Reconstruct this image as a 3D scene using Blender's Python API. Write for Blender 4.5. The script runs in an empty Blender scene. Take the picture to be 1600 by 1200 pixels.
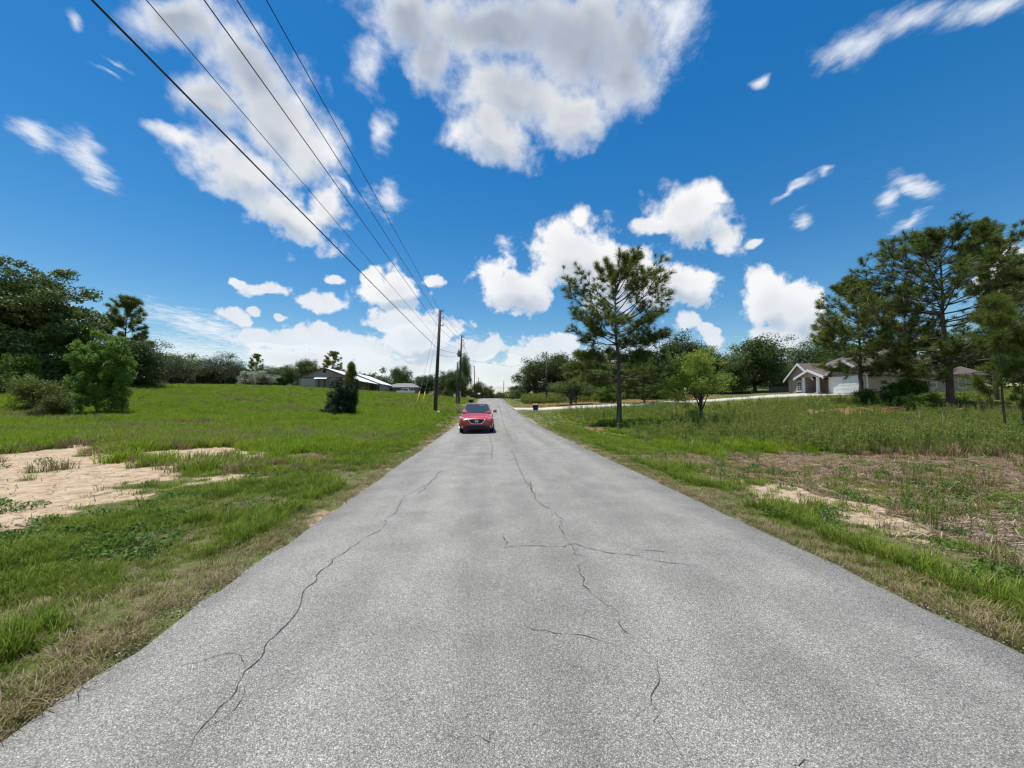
import bpy, bmesh, math, random
import numpy as np
from mathutils import Vector, Matrix, Euler
random.seed(7)
RNG = np.random.default_rng(11)
scene = bpy.context.scene
col = scene.collection

# ------------------------------------------------------------------ camera
FPX = 600.0                              # focal length in pixels of the 1600x1200 photograph
CAMZ = 1.55
YAW = math.atan(36 / FPX)                # the road runs along +Y; camera looks 3.4 deg right of it
PITCH = math.atan(30 / FPX)
cam_d = bpy.data.cameras.new('camera')
cam_d.sensor_width = 36.0
cam_d.lens = FPX / 1600 * 36
cam_d.clip_start = 0.05
cam_d.clip_end = 6000
cam = bpy.data.objects.new('camera', cam_d)
cam.location = (0, 0, CAMZ)
cam.rotation_euler = (math.pi / 2 + PITCH, 0, -YAW)
col.objects.link(cam)
scene.camera = cam
_F = np.array([math.sin(YAW) * math.cos(PITCH), math.cos(YAW) * math.cos(PITCH), math.sin(PITCH)])
_R = np.array([math.cos(YAW), -math.sin(YAW), 0.0])
_U = np.cross(_R, _F)

def ray(px, py):
    return _F + _R * (px - 800) / FPX - _U * (py - 600) / FPX

def px_x(px, Y, py=620):
    """world X of a photo column at distance Y along the road"""
    r = ray(px, py)
    return r[0] / r[1] * Y

def px_z(px, py, Y):
    r = ray(px, py)
    return CAMZ + r[2] / r[1] * Y

# ------------------------------------------------------------------ sun, sky, exposure
SUN_EL = math.radians(78)
SUN_DIR = np.array([-0.90, 0.44, 0.0]); SUN_DIR /= np.linalg.norm(SUN_DIR)
SUN = np.array([SUN_DIR[0] * math.cos(SUN_EL), SUN_DIR[1] * math.cos(SUN_EL), math.sin(SUN_EL)])
sun_d = bpy.data.lights.new('sun', 'SUN')
sun_d.energy = 4.6
sun_d.angle = math.radians(0.53)
sun_d.color = (1.0, 0.965, 0.90)
sun_o = bpy.data.objects.new('sun', sun_d)
sun_o.rotation_euler = Vector(SUN.tolist()).to_track_quat('Z', 'Y').to_euler()
sun_o.location = (0, 0, 60)
col.objects.link(sun_o)

scene.view_settings.view_transform = 'Standard'
scene.view_settings.look = 'None'
scene.view_settings.exposure = 0.36
scene.view_settings.gamma = 1.0
scene.view_settings.use_curve_mapping = False
scene.render.engine = 'CYCLES'
scene.cycles.use_denoising = True
scene.cycles.use_adaptive_sampling = True
scene.cycles.adaptive_threshold = 0.015
scene.cycles.adaptive_min_samples = 20
scene.cycles.max_bounces = 4
scene.cycles.transparent_max_bounces = 6
scene.cycles.diffuse_bounces = 2
scene.cycles.glossy_bounces = 2
scene.cycles.transmission_bounces = 2
scene.cycles.caustics_reflective = False
scene.cycles.caustics_refractive = False
scene.cycles.filter_width = 1.3

world = bpy.data.worlds.new('World')
scene.world = world
world.use_nodes = True
try:
    world.cycles.sampling_method = 'NONE'
except Exception:
    pass

# cumulus: (column, row, half width, half height, turn) of each puff in the photograph, turned into directions
PUFFS = [
 (280, 38, 92, 55, 5), (385, 105, 112, 70, 45), (425, 190, 120, 78, 45), (480, 245, 72, 62, 50), (365, 268, 105, 52, 35),
 (430, 318, 105, 48, 28), (285, 228, 70, 22, 14), (512, 318, 40, 52, 60), (330, 165, 70, 50, 30),
 (640, 30, 85, 60, 20), (780, 40, 190, 85, 0), (900, 60, 150, 112, 0), (800, 150, 120, 78, 15), (965, 100, 85, 95, 0),
 (770, 212, 85, 50, 30), (885, 180, 72, 58, -15), (1000, 50, 58, 95, 0), (800, -90, 330, 130, 0), (680, 85, 60, 55, 40),
 (900, 390, 78, 62, 0), (965, 425, 112, 56, 12), (1055, 440, 82, 36, 16), (905, 332, 17, 24, 0), (806, 447, 60, 46, 18),
 (1075, 335, 70, 46, 8), (1018, 350, 48, 16, -8), (1135, 372, 38, 28, 30), (1105, 308, 38, 24, 0), (1176, 380, 17, 10, -30),
 (1210, 480, 50, 44, 0), (1250, 492, 46, 42, 0), (1188, 448, 24, 26, 0), (1228, 528, 66, 26, 0), (1276, 472, 20, 24, 0),
 (1078, 502, 26, 22, 0), (1108, 520, 22, 18, 0), (1590, 410, 46, 32, 0), (1560, 440, 40, 26, 0),
 (408, 448, 42, 15, -6), (370, 442, 16, 8, 0), (500, 466, 40, 20, 14), (520, 432, 20, 11, 5), (612, 450, 58, 30, 6), (578, 432, 24, 16, 0), (674, 437, 20, 12, 10),
 (358, 497, 36, 17, 12), (396, 491, 18, 9, 0), (440, 497, 13, 9, 0),
 (472, 528, 66, 24, 0), (500, 514, 22, 17, 0), (560, 545, 56, 24, 10), (515, 520, 22, 16, 0), (410, 535, 60, 18, 0),
 (610, 500, 46, 24, 0), (690, 515, 44, 30, 0), (650, 535, 74, 28, 0), (772, 545, 28, 22, 0), (735, 556, 56, 24, 0),
 (862, 540, 40, 20, 0), (884, 529, 20, 13, 0), (835, 560, 60, 20, 0), (800, 590, 90, 24, 0), (620, 575, 110, 20, 0), (470, 565, 110, 22, 0),
]
WISPS = [
 (45, 205, 62, 24, 28), (130, 250, 80, 22, 38), (120, 35, 13, 30, -30), (1330, 82, 78, 34, -25), (1430, 40, 110, 36, -22), (1550, 12, 100, 26, -15),
 (1425, 288, 62, 20, 8), (1385, 305, 28, 20, -35), (1422, 342, 48, 16, -28), (1248, 346, 20, 17, -10), (1235, 295, 42, 9, -30), (606, 305, 30, 36, 30),
 (598, 190, 20, 46, -18), (792, 382, 20, 16, 0), (547, 290, 9, 24, -25), (320, 515, 160, 26, 8), (450, 560, 210, 30, 4), (290, 560, 170, 42, 0), (120, 500, 90, 14, 12), (640, 560, 200, 40, 0),
 (575, 90, 40, 60, 30), (1060, 30, 60, 90, 10), (1285, 268, 20, 8, -10), (1180, 140, 16, 14, -30), (180, 105, 40, 8, 25), (165, 125, 28, 7, 25),
 (700, 590, 200, 30, 0), (1000, 560, 260, 40, 0),
]

def cloud_group(name, blobs, soft):
    """distance to the nearest puff; puffs that lean alike share one turned copy of the chart"""
    g = bpy.data.node_groups.new(name, 'ShaderNodeTree')
    g.interface.new_socket('Vector', in_out='INPUT', socket_type='NodeSocketVector')
    g.interface.new_socket('Density', in_out='OUTPUT', socket_type='NodeSocketFloat')
    N, L = g.nodes, g.links
    gi = N.new('NodeGroupInput'); go = N.new('NodeGroupOutput')
    acc = None
    buckets = {}
    for b in blobs:
        a = int(round(b[4] / 15.0)) * 15
        buckets.setdefault(a, []).append(b)
    def vm(op, *ins):
        n = N.new('ShaderNodeVectorMath'); n.operation = op
        for i, v in enumerate(ins):
            if isinstance(v, tuple): n.inputs[i].default_value = v
            else: L.new(v, n.inputs[i])
        return n
    for ang, lst in buckets.items():
        th = math.radians(-ang); ct, st = math.cos(th), math.sin(th)     # rows run down in the photograph
        for i0 in range(0, len(lst), 6):
            vec = gi.outputs[0]
            if acc is not None: vec = vm('MULTIPLY_ADD', acc, (1e-9, 1e-9, 1e-9), gi.outputs[0]).outputs[0]   # batches run one after another
            if ang:
                u = vm('DOT_PRODUCT', vec, (ct, st, 0)).outputs['Value']; v = vm('DOT_PRODUCT', vec, (-st, ct, 0)).outputs['Value']
                cb = N.new('ShaderNodeCombineXYZ'); L.new(u, cb.inputs[0]); L.new(v, cb.inputs[1]); vec = cb.outputs[0]
            for (cx, cy, rx, ry, _) in lst[i0:i0 + 6]:
                X, Y = (cx - 800) / FPX, (600 - cy) / FPX
                U_, V_ = X * ct + Y * st, -X * st + Y * ct
                sx, sy = FPX / rx, FPX / ry
                m = vm('MULTIPLY_ADD', vec, (sx, sy, 0.0), (-U_ * sx, -V_ * sy, 0.0))
                l = vm('LENGTH', m.outputs[0]).outputs['Value']
                if acc is None: acc = l
                else:
                    s = N.new('ShaderNodeMath'); s.operation = 'SMOOTH_MIN'
                    s.inputs[2].default_value = soft
                    L.new(acc, s.inputs[0]); L.new(l, s.inputs[1])
                    acc = s.outputs[0]
    d = N.new('ShaderNodeMath'); d.operation = 'SUBTRACT'; d.inputs[0].default_value = 1.0
    L.new(acc, d.inputs[1])
    L.new(d.outputs[0], go.inputs[0])
    return g

def build_world():
    nt = world.node_tree
    N, L = nt.nodes, nt.links
    N.clear()
    def node(t, **kw):
        n = N.new(t)
        for k, v in kw.items(): setattr(n, k, v)
        return n
    def math_(op, a, b=None, clamp=False):
        n = node('ShaderNodeMath', operation=op, use_clamp=clamp)
        for i, v in enumerate((a, b)):
            if v is None: continue
            if isinstance(v, (int, float)): n.inputs[i].default_value = v
            else: L.new(v, n.inputs[i])
        return n.outputs[0]
    def vmath(op, a, b):
        n = node('ShaderNodeVectorMath', operation=op)
        for i, v in enumerate((a, b)):
            if isinstance(v, (tuple, list)): n.inputs[i].default_value = v
            else: L.new(v, n.inputs[i])
        return n
    def ramp01(v, lo, hi, a=0.0, b=1.0):
        n = node('ShaderNodeMapRange', interpolation_type='SMOOTHSTEP')
        L.new(v, n.inputs[0])
        n.inputs[1].default_value = lo; n.inputs[2].default_value = hi
        n.inputs[3].default_value = a; n.inputs[4].default_value = b
        return n.outputs[0]
    def noise(vec, scale, detail, rough):
        n = node('ShaderNodeTexNoise')
        n.inputs['Scale'].default_value = scale; n.inputs['Detail'].default_value = detail
        n.inputs['Roughness'].default_value = rough
        L.new(vec, n.inputs['Vector'])
        return n
    out = node('ShaderNodeOutputWorld')
    tc = node('ShaderNodeTexCoord')
    d = tc.outputs['Generated']
    sky = node('ShaderNodeTexSky', sky_type='NISHITA', sun_disc=False)
    sky.sun_elevation = SUN_EL
    sky.sun_rotation = math.atan2(SUN_DIR[0], SUN_DIR[1])
    sky.altitude = 100.0; sky.air_density = 1.25; sky.dust_density = 0.15; sky.ozone_density = 3.5
    hs = node('ShaderNodeHueSaturation')
    hs.inputs['Saturation'].default_value = 1.41
    hs.inputs['Value'].default_value = 1.04
    L.new(sky.outputs[0], hs.inputs['Color'])
    bg1 = node('ShaderNodeBackground'); bg1.inputs['Strength'].default_value = 0.088
    L.new(hs.outputs[0], bg1.inputs['Color'])

    # direction -> flat chart around the road's direction (world-fixed), bent by noise
    w1 = noise(d, 4.5, 2.0, 0.55)
    w1o = vmath('SUBTRACT', w1.outputs['Color'], (0.5, 0.5, 0.5))
    w1s = vmath('SCALE', w1o.outputs[0], (0, 0, 0)); w1s.inputs['Scale'].default_value = 0.11
    w2 = noise(d, 19.0, 2.0, 0.6)
    w2o = vmath('SUBTRACT', w2.outputs['Color'], (0.5, 0.5, 0.5))
    w2s = vmath('SCALE', w2o.outputs[0], (0, 0, 0)); w2s.inputs['Scale'].default_value = 0.060
    wp = vmath('ADD', w1s.outputs[0], w2s.outputs[0]).outputs[0]
    fdot = vmath('DOT_PRODUCT', d, tuple(_F.tolist())).outputs['Value']
    rdot = vmath('DOT_PRODUCT', d, tuple(_R.tolist())).outputs['Value']
    udot = vmath('DOT_PRODUCT', d, tuple(_U.tolist())).outputs['Value']
    fpos = math_('MAXIMUM', fdot, 0.12)
    cx_ = math_('DIVIDE', rdot, fpos); cy_ = math_('DIVIDE', udot, fpos)
    cmb = node('ShaderNodeCombineXYZ'); L.new(cx_, cmb.inputs[0]); L.new(cy_, cmb.inputs[1])
    amp = ramp01(cy_, 0.0, 0.9, 0.72, 1.35)
    wps = vmath('SCALE', wp, (0, 0, 0)); L.new(amp, wps.inputs['Scale'])
    pw = vmath('ADD', cmb.outputs[0], wps.outputs[0]).outputs[0]
    pl = vmath('ADD', pw, (-0.012, 0.042, 0.0)).outputs[0]

    gp = cloud_group('cumulus', PUFFS, 0.16)
    gb = cloud_group('cumulus_mass', [q for q in PUFFS if q[2] * q[3] > 1600], 0.7)
    gw = cloud_group('wisps', WISPS, 0.12)
    def grp(g, v, after=None):
        n = node('ShaderNodeGroup'); n.node_tree = g
        if after is not None:
            k = node('ShaderNodeVectorMath', operation='MULTIPLY_ADD')
            L.new(after, k.inputs[0]); k.inputs[1].default_value = (1e-9, 1e-9, 1e-9); L.new(v, k.inputs[2])
            v = k.outputs[0]
        L.new(v, n.inputs[0])
        return n.outputs[0]
    fine = noise(d, 20.0, 7.0, 0.60)
    fine_o = math_('SUBTRACT', fine.outputs['Fac'], 0.5)
    midn = noise(d, 8.0, 4.0, 0.55)
    mid_o = math_('SUBTRACT', midn.outputs['Fac'], 0.5)
    texd = math_('ADD', math_('MULTIPLY', fine_o, ramp01(cy_, 0.15, 0.6, 2.1, 1.25)), math_('MULTIPLY', mid_o, 0.7))
    # the rest of the sky carries cumulus of the same kind
    away = ramp01(fdot, 0.50, 0.36)
    bg_d = math_('MULTIPLY', math_('SUBTRACT', midn.outputs['Fac'], 0.56), 6.0)
    bg_d = math_('ADD', math_('MULTIPLY', bg_d, away), math_('MULTIPLY', math_('SUBTRACT', away, 1.0), 3.0))
    puff = math_('MAXIMUM', math_('SUBTRACT', grp(gp, pw), math_('MULTIPLY', away, 3.0)), bg_d)
    dens = math_('ADD', puff, texd)
    mass = math_('MAXIMUM', math_('SUBTRACT', grp(gb, pw, puff), math_('MULTIPLY', away, 3.0)), bg_d)
    mass_l = math_('MAXIMUM', math_('SUBTRACT', grp(gb, pl, mass), math_('MULTIPLY', away, 3.0)), bg_d)
    edge = ramp01(cy_, 0.10, 0.80, 0.26, 0.80)
    apn = node('ShaderNodeMapRange', interpolation_type='SMOOTHSTEP')
    L.new(dens, apn.inputs[0]); apn.inputs[1].default_value = -0.08; L.new(edge, apn.inputs[2])
    a_p = math_('MULTIPLY', apn.outputs[0], ramp01(cy_, 0.02, 0.34, 0.80, 1.0))
    # light: thin towards the sun = bright rim, thick = grey base
    lit = math_('MULTIPLY', math_('SUBTRACT', mass, mass_l), ramp01(mass, -0.30, 0.25))
    lit = math_('ADD', lit, math_('MULTIPLY', mid_o, 0.25))
    lit = math_('ADD', lit, math_('MULTIPLY', fine_o, 0.40))
    s1 = ramp01(lit, -0.52, 0.26)
    floor_ = ramp01(cy_, 0.45, 1.0, 0.84, 0.40)
    thn = node('ShaderNodeMapRange', interpolation_type='SMOOTHSTEP')
    L.new(math_('ADD', mass, math_('MULTIPLY', mid_o, 0.22)), thn.inputs[0]); thn.inputs[1].default_value = 0.22; thn.inputs[2].default_value = 0.92
    thn.inputs[3].default_value = 1.0; L.new(floor_, thn.inputs[4])
    thick = thn.outputs[0]
    wv = grp(gw, pw, mass_l)
    # thin clouds are drawn out by the wind along the road's direction: noise on the cloud plane
    sxyz = node('ShaderNodeSeparateXYZ'); L.new(d, sxyz.inputs[0])
    zc = math_('MAXIMUM', sxyz.outputs[2], 0.07)
    cq = node('ShaderNodeCombineXYZ'); L.new(math_('MULTIPLY', math_('DIVIDE', sxyz.outputs[0], zc), 1.7), cq.inputs[0]); L.new(math_('MULTIPLY', math_('DIVIDE', sxyz.outputs[1], zc), 1.15), cq.inputs[1])
    wfine = noise(cq.outputs[0], 4.0, 8.0, 0.68)
    wd = math_('ADD', wv, math_('MULTIPLY', math_('SUBTRACT', wfine.outputs['Fac'], 0.5), 2.6))
    a_w = math_('MULTIPLY', ramp01(wd, -0.05, 1.35), 0.88)
    ccol = node('ShaderNodeMix', data_type='RGBA')
    ccol.inputs[6].default_value = (0.40, 0.46, 0.54, 1); ccol.inputs[7].default_value = (0.75, 0.75, 0.755, 1)
    L.new(s1, ccol.inputs[0])
    shade = node('ShaderNodeMix', data_type='RGBA', blend_type='MULTIPLY')
    shade.inputs[0].default_value = 1.0
    L.new(ccol.outputs[2], shade.inputs[6])
    comb = node('ShaderNodeCombineColor')
    L.new(thick, comb.inputs[0]); L.new(math_('ADD', math_('MULTIPLY', thick, 0.90), 0.10), comb.inputs[1]); L.new(math_('ADD', math_('MULTIPLY', thick, 0.74), 0.26), comb.inputs[2])
    L.new(comb.outputs[0], shade.inputs[7])
    # the wisps keep the plain cloud white
    cmix = node('ShaderNodeMix', data_type='RGBA')
    L.new(a_p, cmix.inputs[0])
    cmix.inputs[6].default_value = (0.72, 0.745, 0.775, 1)
    L.new(shade.outputs[2], cmix.inputs[7])
    bg2 = node('ShaderNodeBackground'); bg2.inputs['Strength'].default_value = 1.0
    L.new(cmix.outputs[2], bg2.inputs['Color'])
    alpha = math_('MAXIMUM', a_p, a_w, True)
    mix = node('ShaderNodeMixShader')
    L.new(alpha, mix.inputs[0]); L.new(bg1.outputs[0], mix.inputs[1]); L.new(bg2.outputs[0], mix.inputs[2])
    L.new(mix.outputs[0], out.inputs['Surface'])
build_world()

# ------------------------------------------------------------------ small helpers
def sstep(x, a, b):
    t = np.clip((np.asarray(x, float) - a) / (b - a), 0, 1)
    return t * t * (3 - 2 * t)

def vnoise(x, y, seed=0):
    x = np.asarray(x, float); y = np.asarray(y, float)
    xi = np.floor(x).astype(np.int64); yi = np.floor(y).astype(np.int64)
    fx = x - xi; fy = y - yi
    fx = fx * fx * (3 - 2 * fx); fy = fy * fy * (3 - 2 * fy)
    def h(i, j):
        n = (i * 374761393 + j * 668265263 + seed * 1442695041) & 0x7fffffff
        n = ((n ^ (n >> 13)) * 1274126177) & 0x7fffffff
        return ((n ^ (n >> 16)) & 0xffff) / 65535.0
    a = h(xi, yi); b = h(xi + 1, yi); c = h(xi, yi + 1); d = h(xi + 1, yi + 1)
    return (a * (1 - fx) + b * fx) * (1 - fy) + (c * (1 - fx) + d * fx) * fy

def fbm(x, y, seed=0, oct=4):
    s = 0; a = 0.5; f = 1.0; t = 0
    for o in range(oct):
        s = s + a * vnoise(np.asarray(x) * f, np.asarray(y) * f, seed + o * 17)
        t += a; a *= 0.5; f *= 2.03
    return s / t

def tag(o, label=None, cat=None, group=None, kind=None):
    if label: o['label'] = label
    if cat: o['category'] = cat
    if group: o['group'] = group
    if kind: o['kind'] = kind
    return o

def link(o, parent=None):
    col.objects.link(o)
    if parent is not None: o.parent = parent
    return o

def empty(name, loc=(0, 0, 0), rz=0.0):
    o = bpy.data.objects.new(name, None)
    o.empty_display_size = 0.3
    o.location = loc; o.rotation_euler = (0, 0, rz)
    return link(o)

def mesh_np(name, V, F, mats=(), smooth=False, attr=None):
    """V (n,3); F (m,k) single array of tris/quads or list of such arrays"""
    me = bpy.data.meshes.new(name)
    V = np.asarray(V, np.float32)
    Fs = F if isinstance(F, list) else [F]
    Fs = [np.asarray(f, np.int32) for f in Fs if len(f)]
    me.vertices.add(len(V)); me.vertices.foreach_set('co', V.ravel())
    nl = sum(f.size for f in Fs); nf = sum(len(f) for f in Fs)
    me.loops.add(nl); me.polygons.add(nf)
    me.loops.foreach_set('vertex_index', np.concatenate([f.ravel() for f in Fs]))
    tot = np.concatenate([np.full(len(f), f.shape[1], np.int32) for f in Fs])
    st = np.concatenate([[0], np.cumsum(tot)[:-1]]).astype(np.int32)
    me.polygons.foreach_set('loop_start', st)
    me.polygons.foreach_set('loop_total', tot)
    if smooth: me.polygons.foreach_set('use_smooth', np.ones(nf, bool))
    for m in mats: me.materials.append(m)
    if attr:
        for k, (dom, arr) in attr.items():
            at = me.attributes.new(k, 'FLOAT', dom)
            at.data.foreach_set('value', np.asarray(arr, np.float32))
    me.update(calc_edges=True)
    me.validate()
    return me

def obj_np(name, V, F, mat, parent=None, smooth=False, attr=None, loc=None):
    o = bpy.data.objects.new(name, mesh_np(name, V, F, [mat] if mat else [], smooth, attr))
    if loc is not None: o.location = loc
    return link(o, parent)

class MB:
    """collects boxes, prisms and tubes into one mesh"""
    def __init__(self): self.v = []; self.f = []
    def poly(self, pts):
        n = len(self.v); self.v += [tuple(p) for p in pts]; self.f.append(tuple(range(n, n + len(pts)))); return self
    def box(self, a, b):
        (x0, y0, z0), (x1, y1, z1) = a, b
        n = len(self.v)
        self.v += [(x0, y0, z0), (x1, y0, z0), (x1, y1, z0), (x0, y1, z0), (x0, y0, z1), (x1, y0, z1), (x1, y1, z1), (x0, y1, z1)]
        self.f += [tuple(n + i for i in q) for q in ((0, 3, 2, 1), (4, 5, 6, 7), (0, 1, 5, 4), (1, 2, 6, 5), (2, 3, 7, 6), (3, 0, 4, 7))]
        return self
    def prism(self, pts, off):
        """closed polygon extruded by the vector off"""
        n = len(self.v); k = len(pts)
        self.v += [tuple(p) for p in pts] + [tuple(p[i] + off[i] for i in range(3)) for p in pts]
        self.f.append(tuple(range(n + k - 1, n - 1, -1))); self.f.append(tuple(range(n + k, n + 2 * k)))
        for i in range(k):
            j = (i + 1) % k
            self.f.append((n + i, n + j, n + k + j, n + k + i))
        return self
    def tube(self, pts, rs, seg=8, caps=True):
        pts = [Vector(p) for p in pts]
        if not hasattr(rs, '__len__'): rs = [rs] * len(pts)
        n0 = len(self.v); up = None
        for i, p in enumerate(pts):
            t = (pts[min(i + 1, len(pts) - 1)] - pts[max(i - 1, 0)]).normalized()
            if up is None:
                up = Vector((0, 0, 1)) if abs(t.z) < 0.9 else Vector((1, 0, 0))
            a = t.cross(up).normalized(); b = a.cross(t).normalized(); up = b
            for k in range(seg):
                an = 2 * math.pi * k / seg
                self.v.append(tuple(p + (a * math.cos(an) + b * math.sin(an)) * rs[i]))
        for i in range(len(pts) - 1):
            for k in range(seg):
                k2 = (k + 1) % seg
                self.f.append((n0 + i * seg + k, n0 + i * seg + k2, n0 + (i + 1) * seg + k2, n0 + (i + 1) * seg + k))
        if caps:
            self.f.append(tuple(n0 + k for k in range(seg - 1, -1, -1)))
            e = n0 + (len(pts) - 1) * seg
            self.f.append(tuple(e + k for k in range(seg)))
        return self
    def build(self, name, mat, parent=None, smooth=False, bevel=0.0):
        me = bpy.data.meshes.new(name)
        me.from_pydata(self.v, [], self.f)
        me.materials.append(mat)
        bm = bmesh.new(); bm.from_mesh(me)
        bmesh.ops.recalc_face_normals(bm, faces=bm.faces)
        if bevel:
            bmesh.ops.bevel(bm, geom=[e for e in bm.edges if e.calc_face_angle(0) > 0.6], offset=bevel, segments=2, affect='EDGES', profile=0.7)
        bm.to_mesh(me); bm.free()
        if smooth:
            for p in me.polygons: p.use_smooth = True
        o = bpy.data.objects.new(name, me)
        return link(o, parent)

def copy_tree(o, parent=None):
    c = o.copy()
    col.objects.link(c)
    c.parent = parent
    for ch in [x for x in bpy.data.objects if x.parent == o]:
        copy_tree(ch, c)
    return c

# ------------------------------------------------------------------ materials
MATS = {}
def mat(name, base, rough=0.7, var=0.15, scale=6.0, bump=0.0, bscale=40.0, metal=0.0, spec=0.3, stretch=(1, 1, 1), coat=0.0):
    """principled surface with two layers of noise over its colour"""
    if name in MATS: return MATS[name]
    m = bpy.data.materials.new(name); m.use_nodes = True
    nt = m.node_tree; N, L = nt.nodes, nt.links
    b = N['Principled BSDF']
    b.inputs['Roughness'].default_value = rough
    b.inputs['Metallic'].default_value = metal
    b.inputs['Specular IOR Level'].default_value = spec
    b.inputs['Coat Weight'].default_value = coat
    tc = N.new('ShaderNodeTexCoord'); mp = N.new('ShaderNodeMapping')
    mp.inputs['Scale'].default_value = stretch
    L.new(tc.outputs['Object'], mp.inputs[0])
    n = N.new('ShaderNodeTexNoise'); n.inputs['Scale'].default_value = scale; n.inputs['Detail'].default_value = 6; n.inputs['Roughness'].default_value = 0.62
    L.new(mp.outputs[0], n.inputs['Vector'])
    mr = N.new('ShaderNodeMapRange'); mr.inputs[1].default_value = 0.25; mr.inputs[2].default_value = 0.75
    mr.inputs[3].default_value = 1 - var; mr.inputs[4].default_value = 1 + var
    L.new(n.outputs['Fac'], mr.inputs[0])
    mul = N.new('ShaderNodeVectorMath'); mul.operation = 'SCALE'
    mul.inputs[0].default_value = base[:3]
    L.new(mr.outputs[0], mul.inputs['Scale'])
    L.new(mul.outputs[0], b.inputs['Base Color'])
    if bump:
        n2 = N.new('ShaderNodeTexNoise'); n2.inputs['Scale'].default_value = bscale; n2.inputs['Detail'].default_value = 4
        L.new(mp.outputs[0], n2.inputs['Vector'])
        bp = N.new('ShaderNodeBump'); bp.inputs['Strength'].default_value = bump; bp.inputs['Distance'].default_value = 0.02
        L.new(n2.outputs['Fac'], bp.inputs['Height'])
        L.new(bp.outputs[0], b.inputs['Normal'])
    MATS[name] = m
    return m

def leaf_mat(name, c0, c1, trans=0.3, dry=None, rough=0.5, obj_random=True, spec=0.25):
    """leaf colour runs between two greens by the leaf's own tint and by plant"""
    if name in MATS: return MATS[name]
    m = bpy.data.materials.new(name); m.use_nodes = True
    nt = m.node_tree; N, L = nt.nodes, nt.links
    b = N['Principled BSDF']
    b.inputs['Roughness'].default_value = rough
    b.inputs['Specular IOR Level'].default_value = spec
    at = N.new('ShaderNodeAttribute'); at.attribute_name = 'tint'
    oi = N.new('ShaderNodeObjectInfo')
    f = N.new('ShaderNodeMath'); f.operation = 'MULTIPLY_ADD'
    f.inputs[1].default_value = 0.45 if obj_random else 0.0
    L.new(oi.outputs['Random'], f.inputs[0])
    f2 = N.new('ShaderNodeMath'); f2.operation = 'MULTIPLY'; f2.inputs[1].default_value = 0.55 if obj_random else 1.0
    L.new(at.outputs['Fac'], f2.inputs[0]); L.new(f2.outputs[0], f.inputs[2])
    rp = N.new('ShaderNodeValToRGB')
    el = rp.color_ramp.elements
    el[0].color = (*c0, 1); el[1].color = (*c1, 1)
    el[0].position = 0.1; el[1].position = 0.8
    if dry:
        e = el.new(0.96); e.color = (*dry, 1)
    L.new(f.outputs[0], rp.inputs[0])
    L.new(rp.outputs[0], b.inputs['Base Color'])
    t = N.new('ShaderNodeBsdfTranslucent')
    L.new(rp.outputs[0], t.inputs['Color'])
    mx = N.new('ShaderNodeMixShader'); mx.inputs[0].default_value = trans
    L.new(b.outputs[0], mx.inputs[1]); L.new(t.outputs[0], mx.inputs[2])
    L.new(mx.outputs[0], N['Material Output'].inputs['Surface'])
    MATS[name] = m
    return m

bark_pine = mat('pine_bark', (0.115, 0.085, 0.066), 0.9, 0.45, 3.0, 0.8, 14, stretch=(1, 1, 0.35))
bark_oak = mat('oak_bark', (0.085, 0.075, 0.065), 0.9, 0.4, 3.0, 0.8, 14, stretch=(1, 1, 0.4))
wood_pole = mat('pole_wood', (0.075, 0.062, 0.052), 0.85, 0.35, 4, 0.4, 30, stretch=(1, 1, 0.08))
concrete = mat('concrete', (0.46, 0.425, 0.36), 0.9, 0.12, 1.5, 0.2, 60)
dark_metal = mat('dark_metal', (0.05, 0.05, 0.052), 0.5, 0.2, 8)
galv = mat('galvanised_steel', (0.42, 0.43, 0.44), 0.45, 0.12, 6, metal=0.7)
white_paint = mat('white_paint', (0.80, 0.79, 0.76), 0.5, 0.05, 3)
black_paint = mat('black_paint', (0.018, 0.018, 0.02), 0.4, 0.2, 6)
glass_dark = mat('window_glass', (0.035, 0.045, 0.05), 0.08, 0.2, 2, spec=0.6)

# ------------------------------------------------------------------ terrain
_py = np.arange(-400, 2001, 1.0)
_pp = np.interp(_py, [-400, -30, 0, 20, 28, 38, 49, 64, 80, 92, 99, 112, 140, 200, 400, 2000],
                [0, 0, 0, 0, .09, .33, .68, 1.32, 2.08, 2.62, 2.80, 2.55, 1.2, -2, -4, -4])
_qq = np.interp(_py, [-400, 20, 28, 38, 49, 64, 80, 92, 99, 112, 140, 200, 400, 2000],
                [0, 0, .09, .33, .68, 1.32, 2.08, 2.62, 2.85, 3.0, 3.3, 3.4, 2, 0])
_k = np.exp(-0.5 * (np.arange(-12, 13) / 4.0) ** 2); _k /= _k.sum()
_pp = np.convolve(np.pad(_pp, 12, 'edge'), _k, 'valid'); _qq = np.convolve(np.pad(_qq, 12, 'edge'), _k, 'valid')
RX0, RX1 = -2.24, 3.33
def road_z(y): return np.interp(y, _py, _pp)

def height(x, y):
    x = np.asarray(x, float); y = np.asarray(y, float)
    dl = np.maximum(RX0 - x, 0); dr = np.maximum(x - RX1, 0)
    d = np.maximum(dl, dr)
    w = sstep(d, 3, 28)
    z = np.interp(y, _py, _pp) * (1 - w) + np.interp(y, _py, _qq) * w
    el = 0.066 * np.maximum(dl - 4, 0); el = np.where(el > 2.75, 2.75 + (el - 2.75) * 0.15, el)
    er = 0.043 * np.maximum(dr - 3, 0); er = np.where(er > 2.6, 2.6 + (er - 2.6) * 0.25, er)
    z = z + el * sstep(y, 4, 58) + er * sstep(y, 10, 46)
    off = sstep(d, 0.4, 5)
    z = z + off * ((fbm(x * 0.16, y * 0.16, 3) - 0.5) * 0.30 + (fbm(x * 0.7, y * 0.7, 9) - 0.5) * 0.10)
    return z

def hz(x, y): return float(height(x, y))

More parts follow.
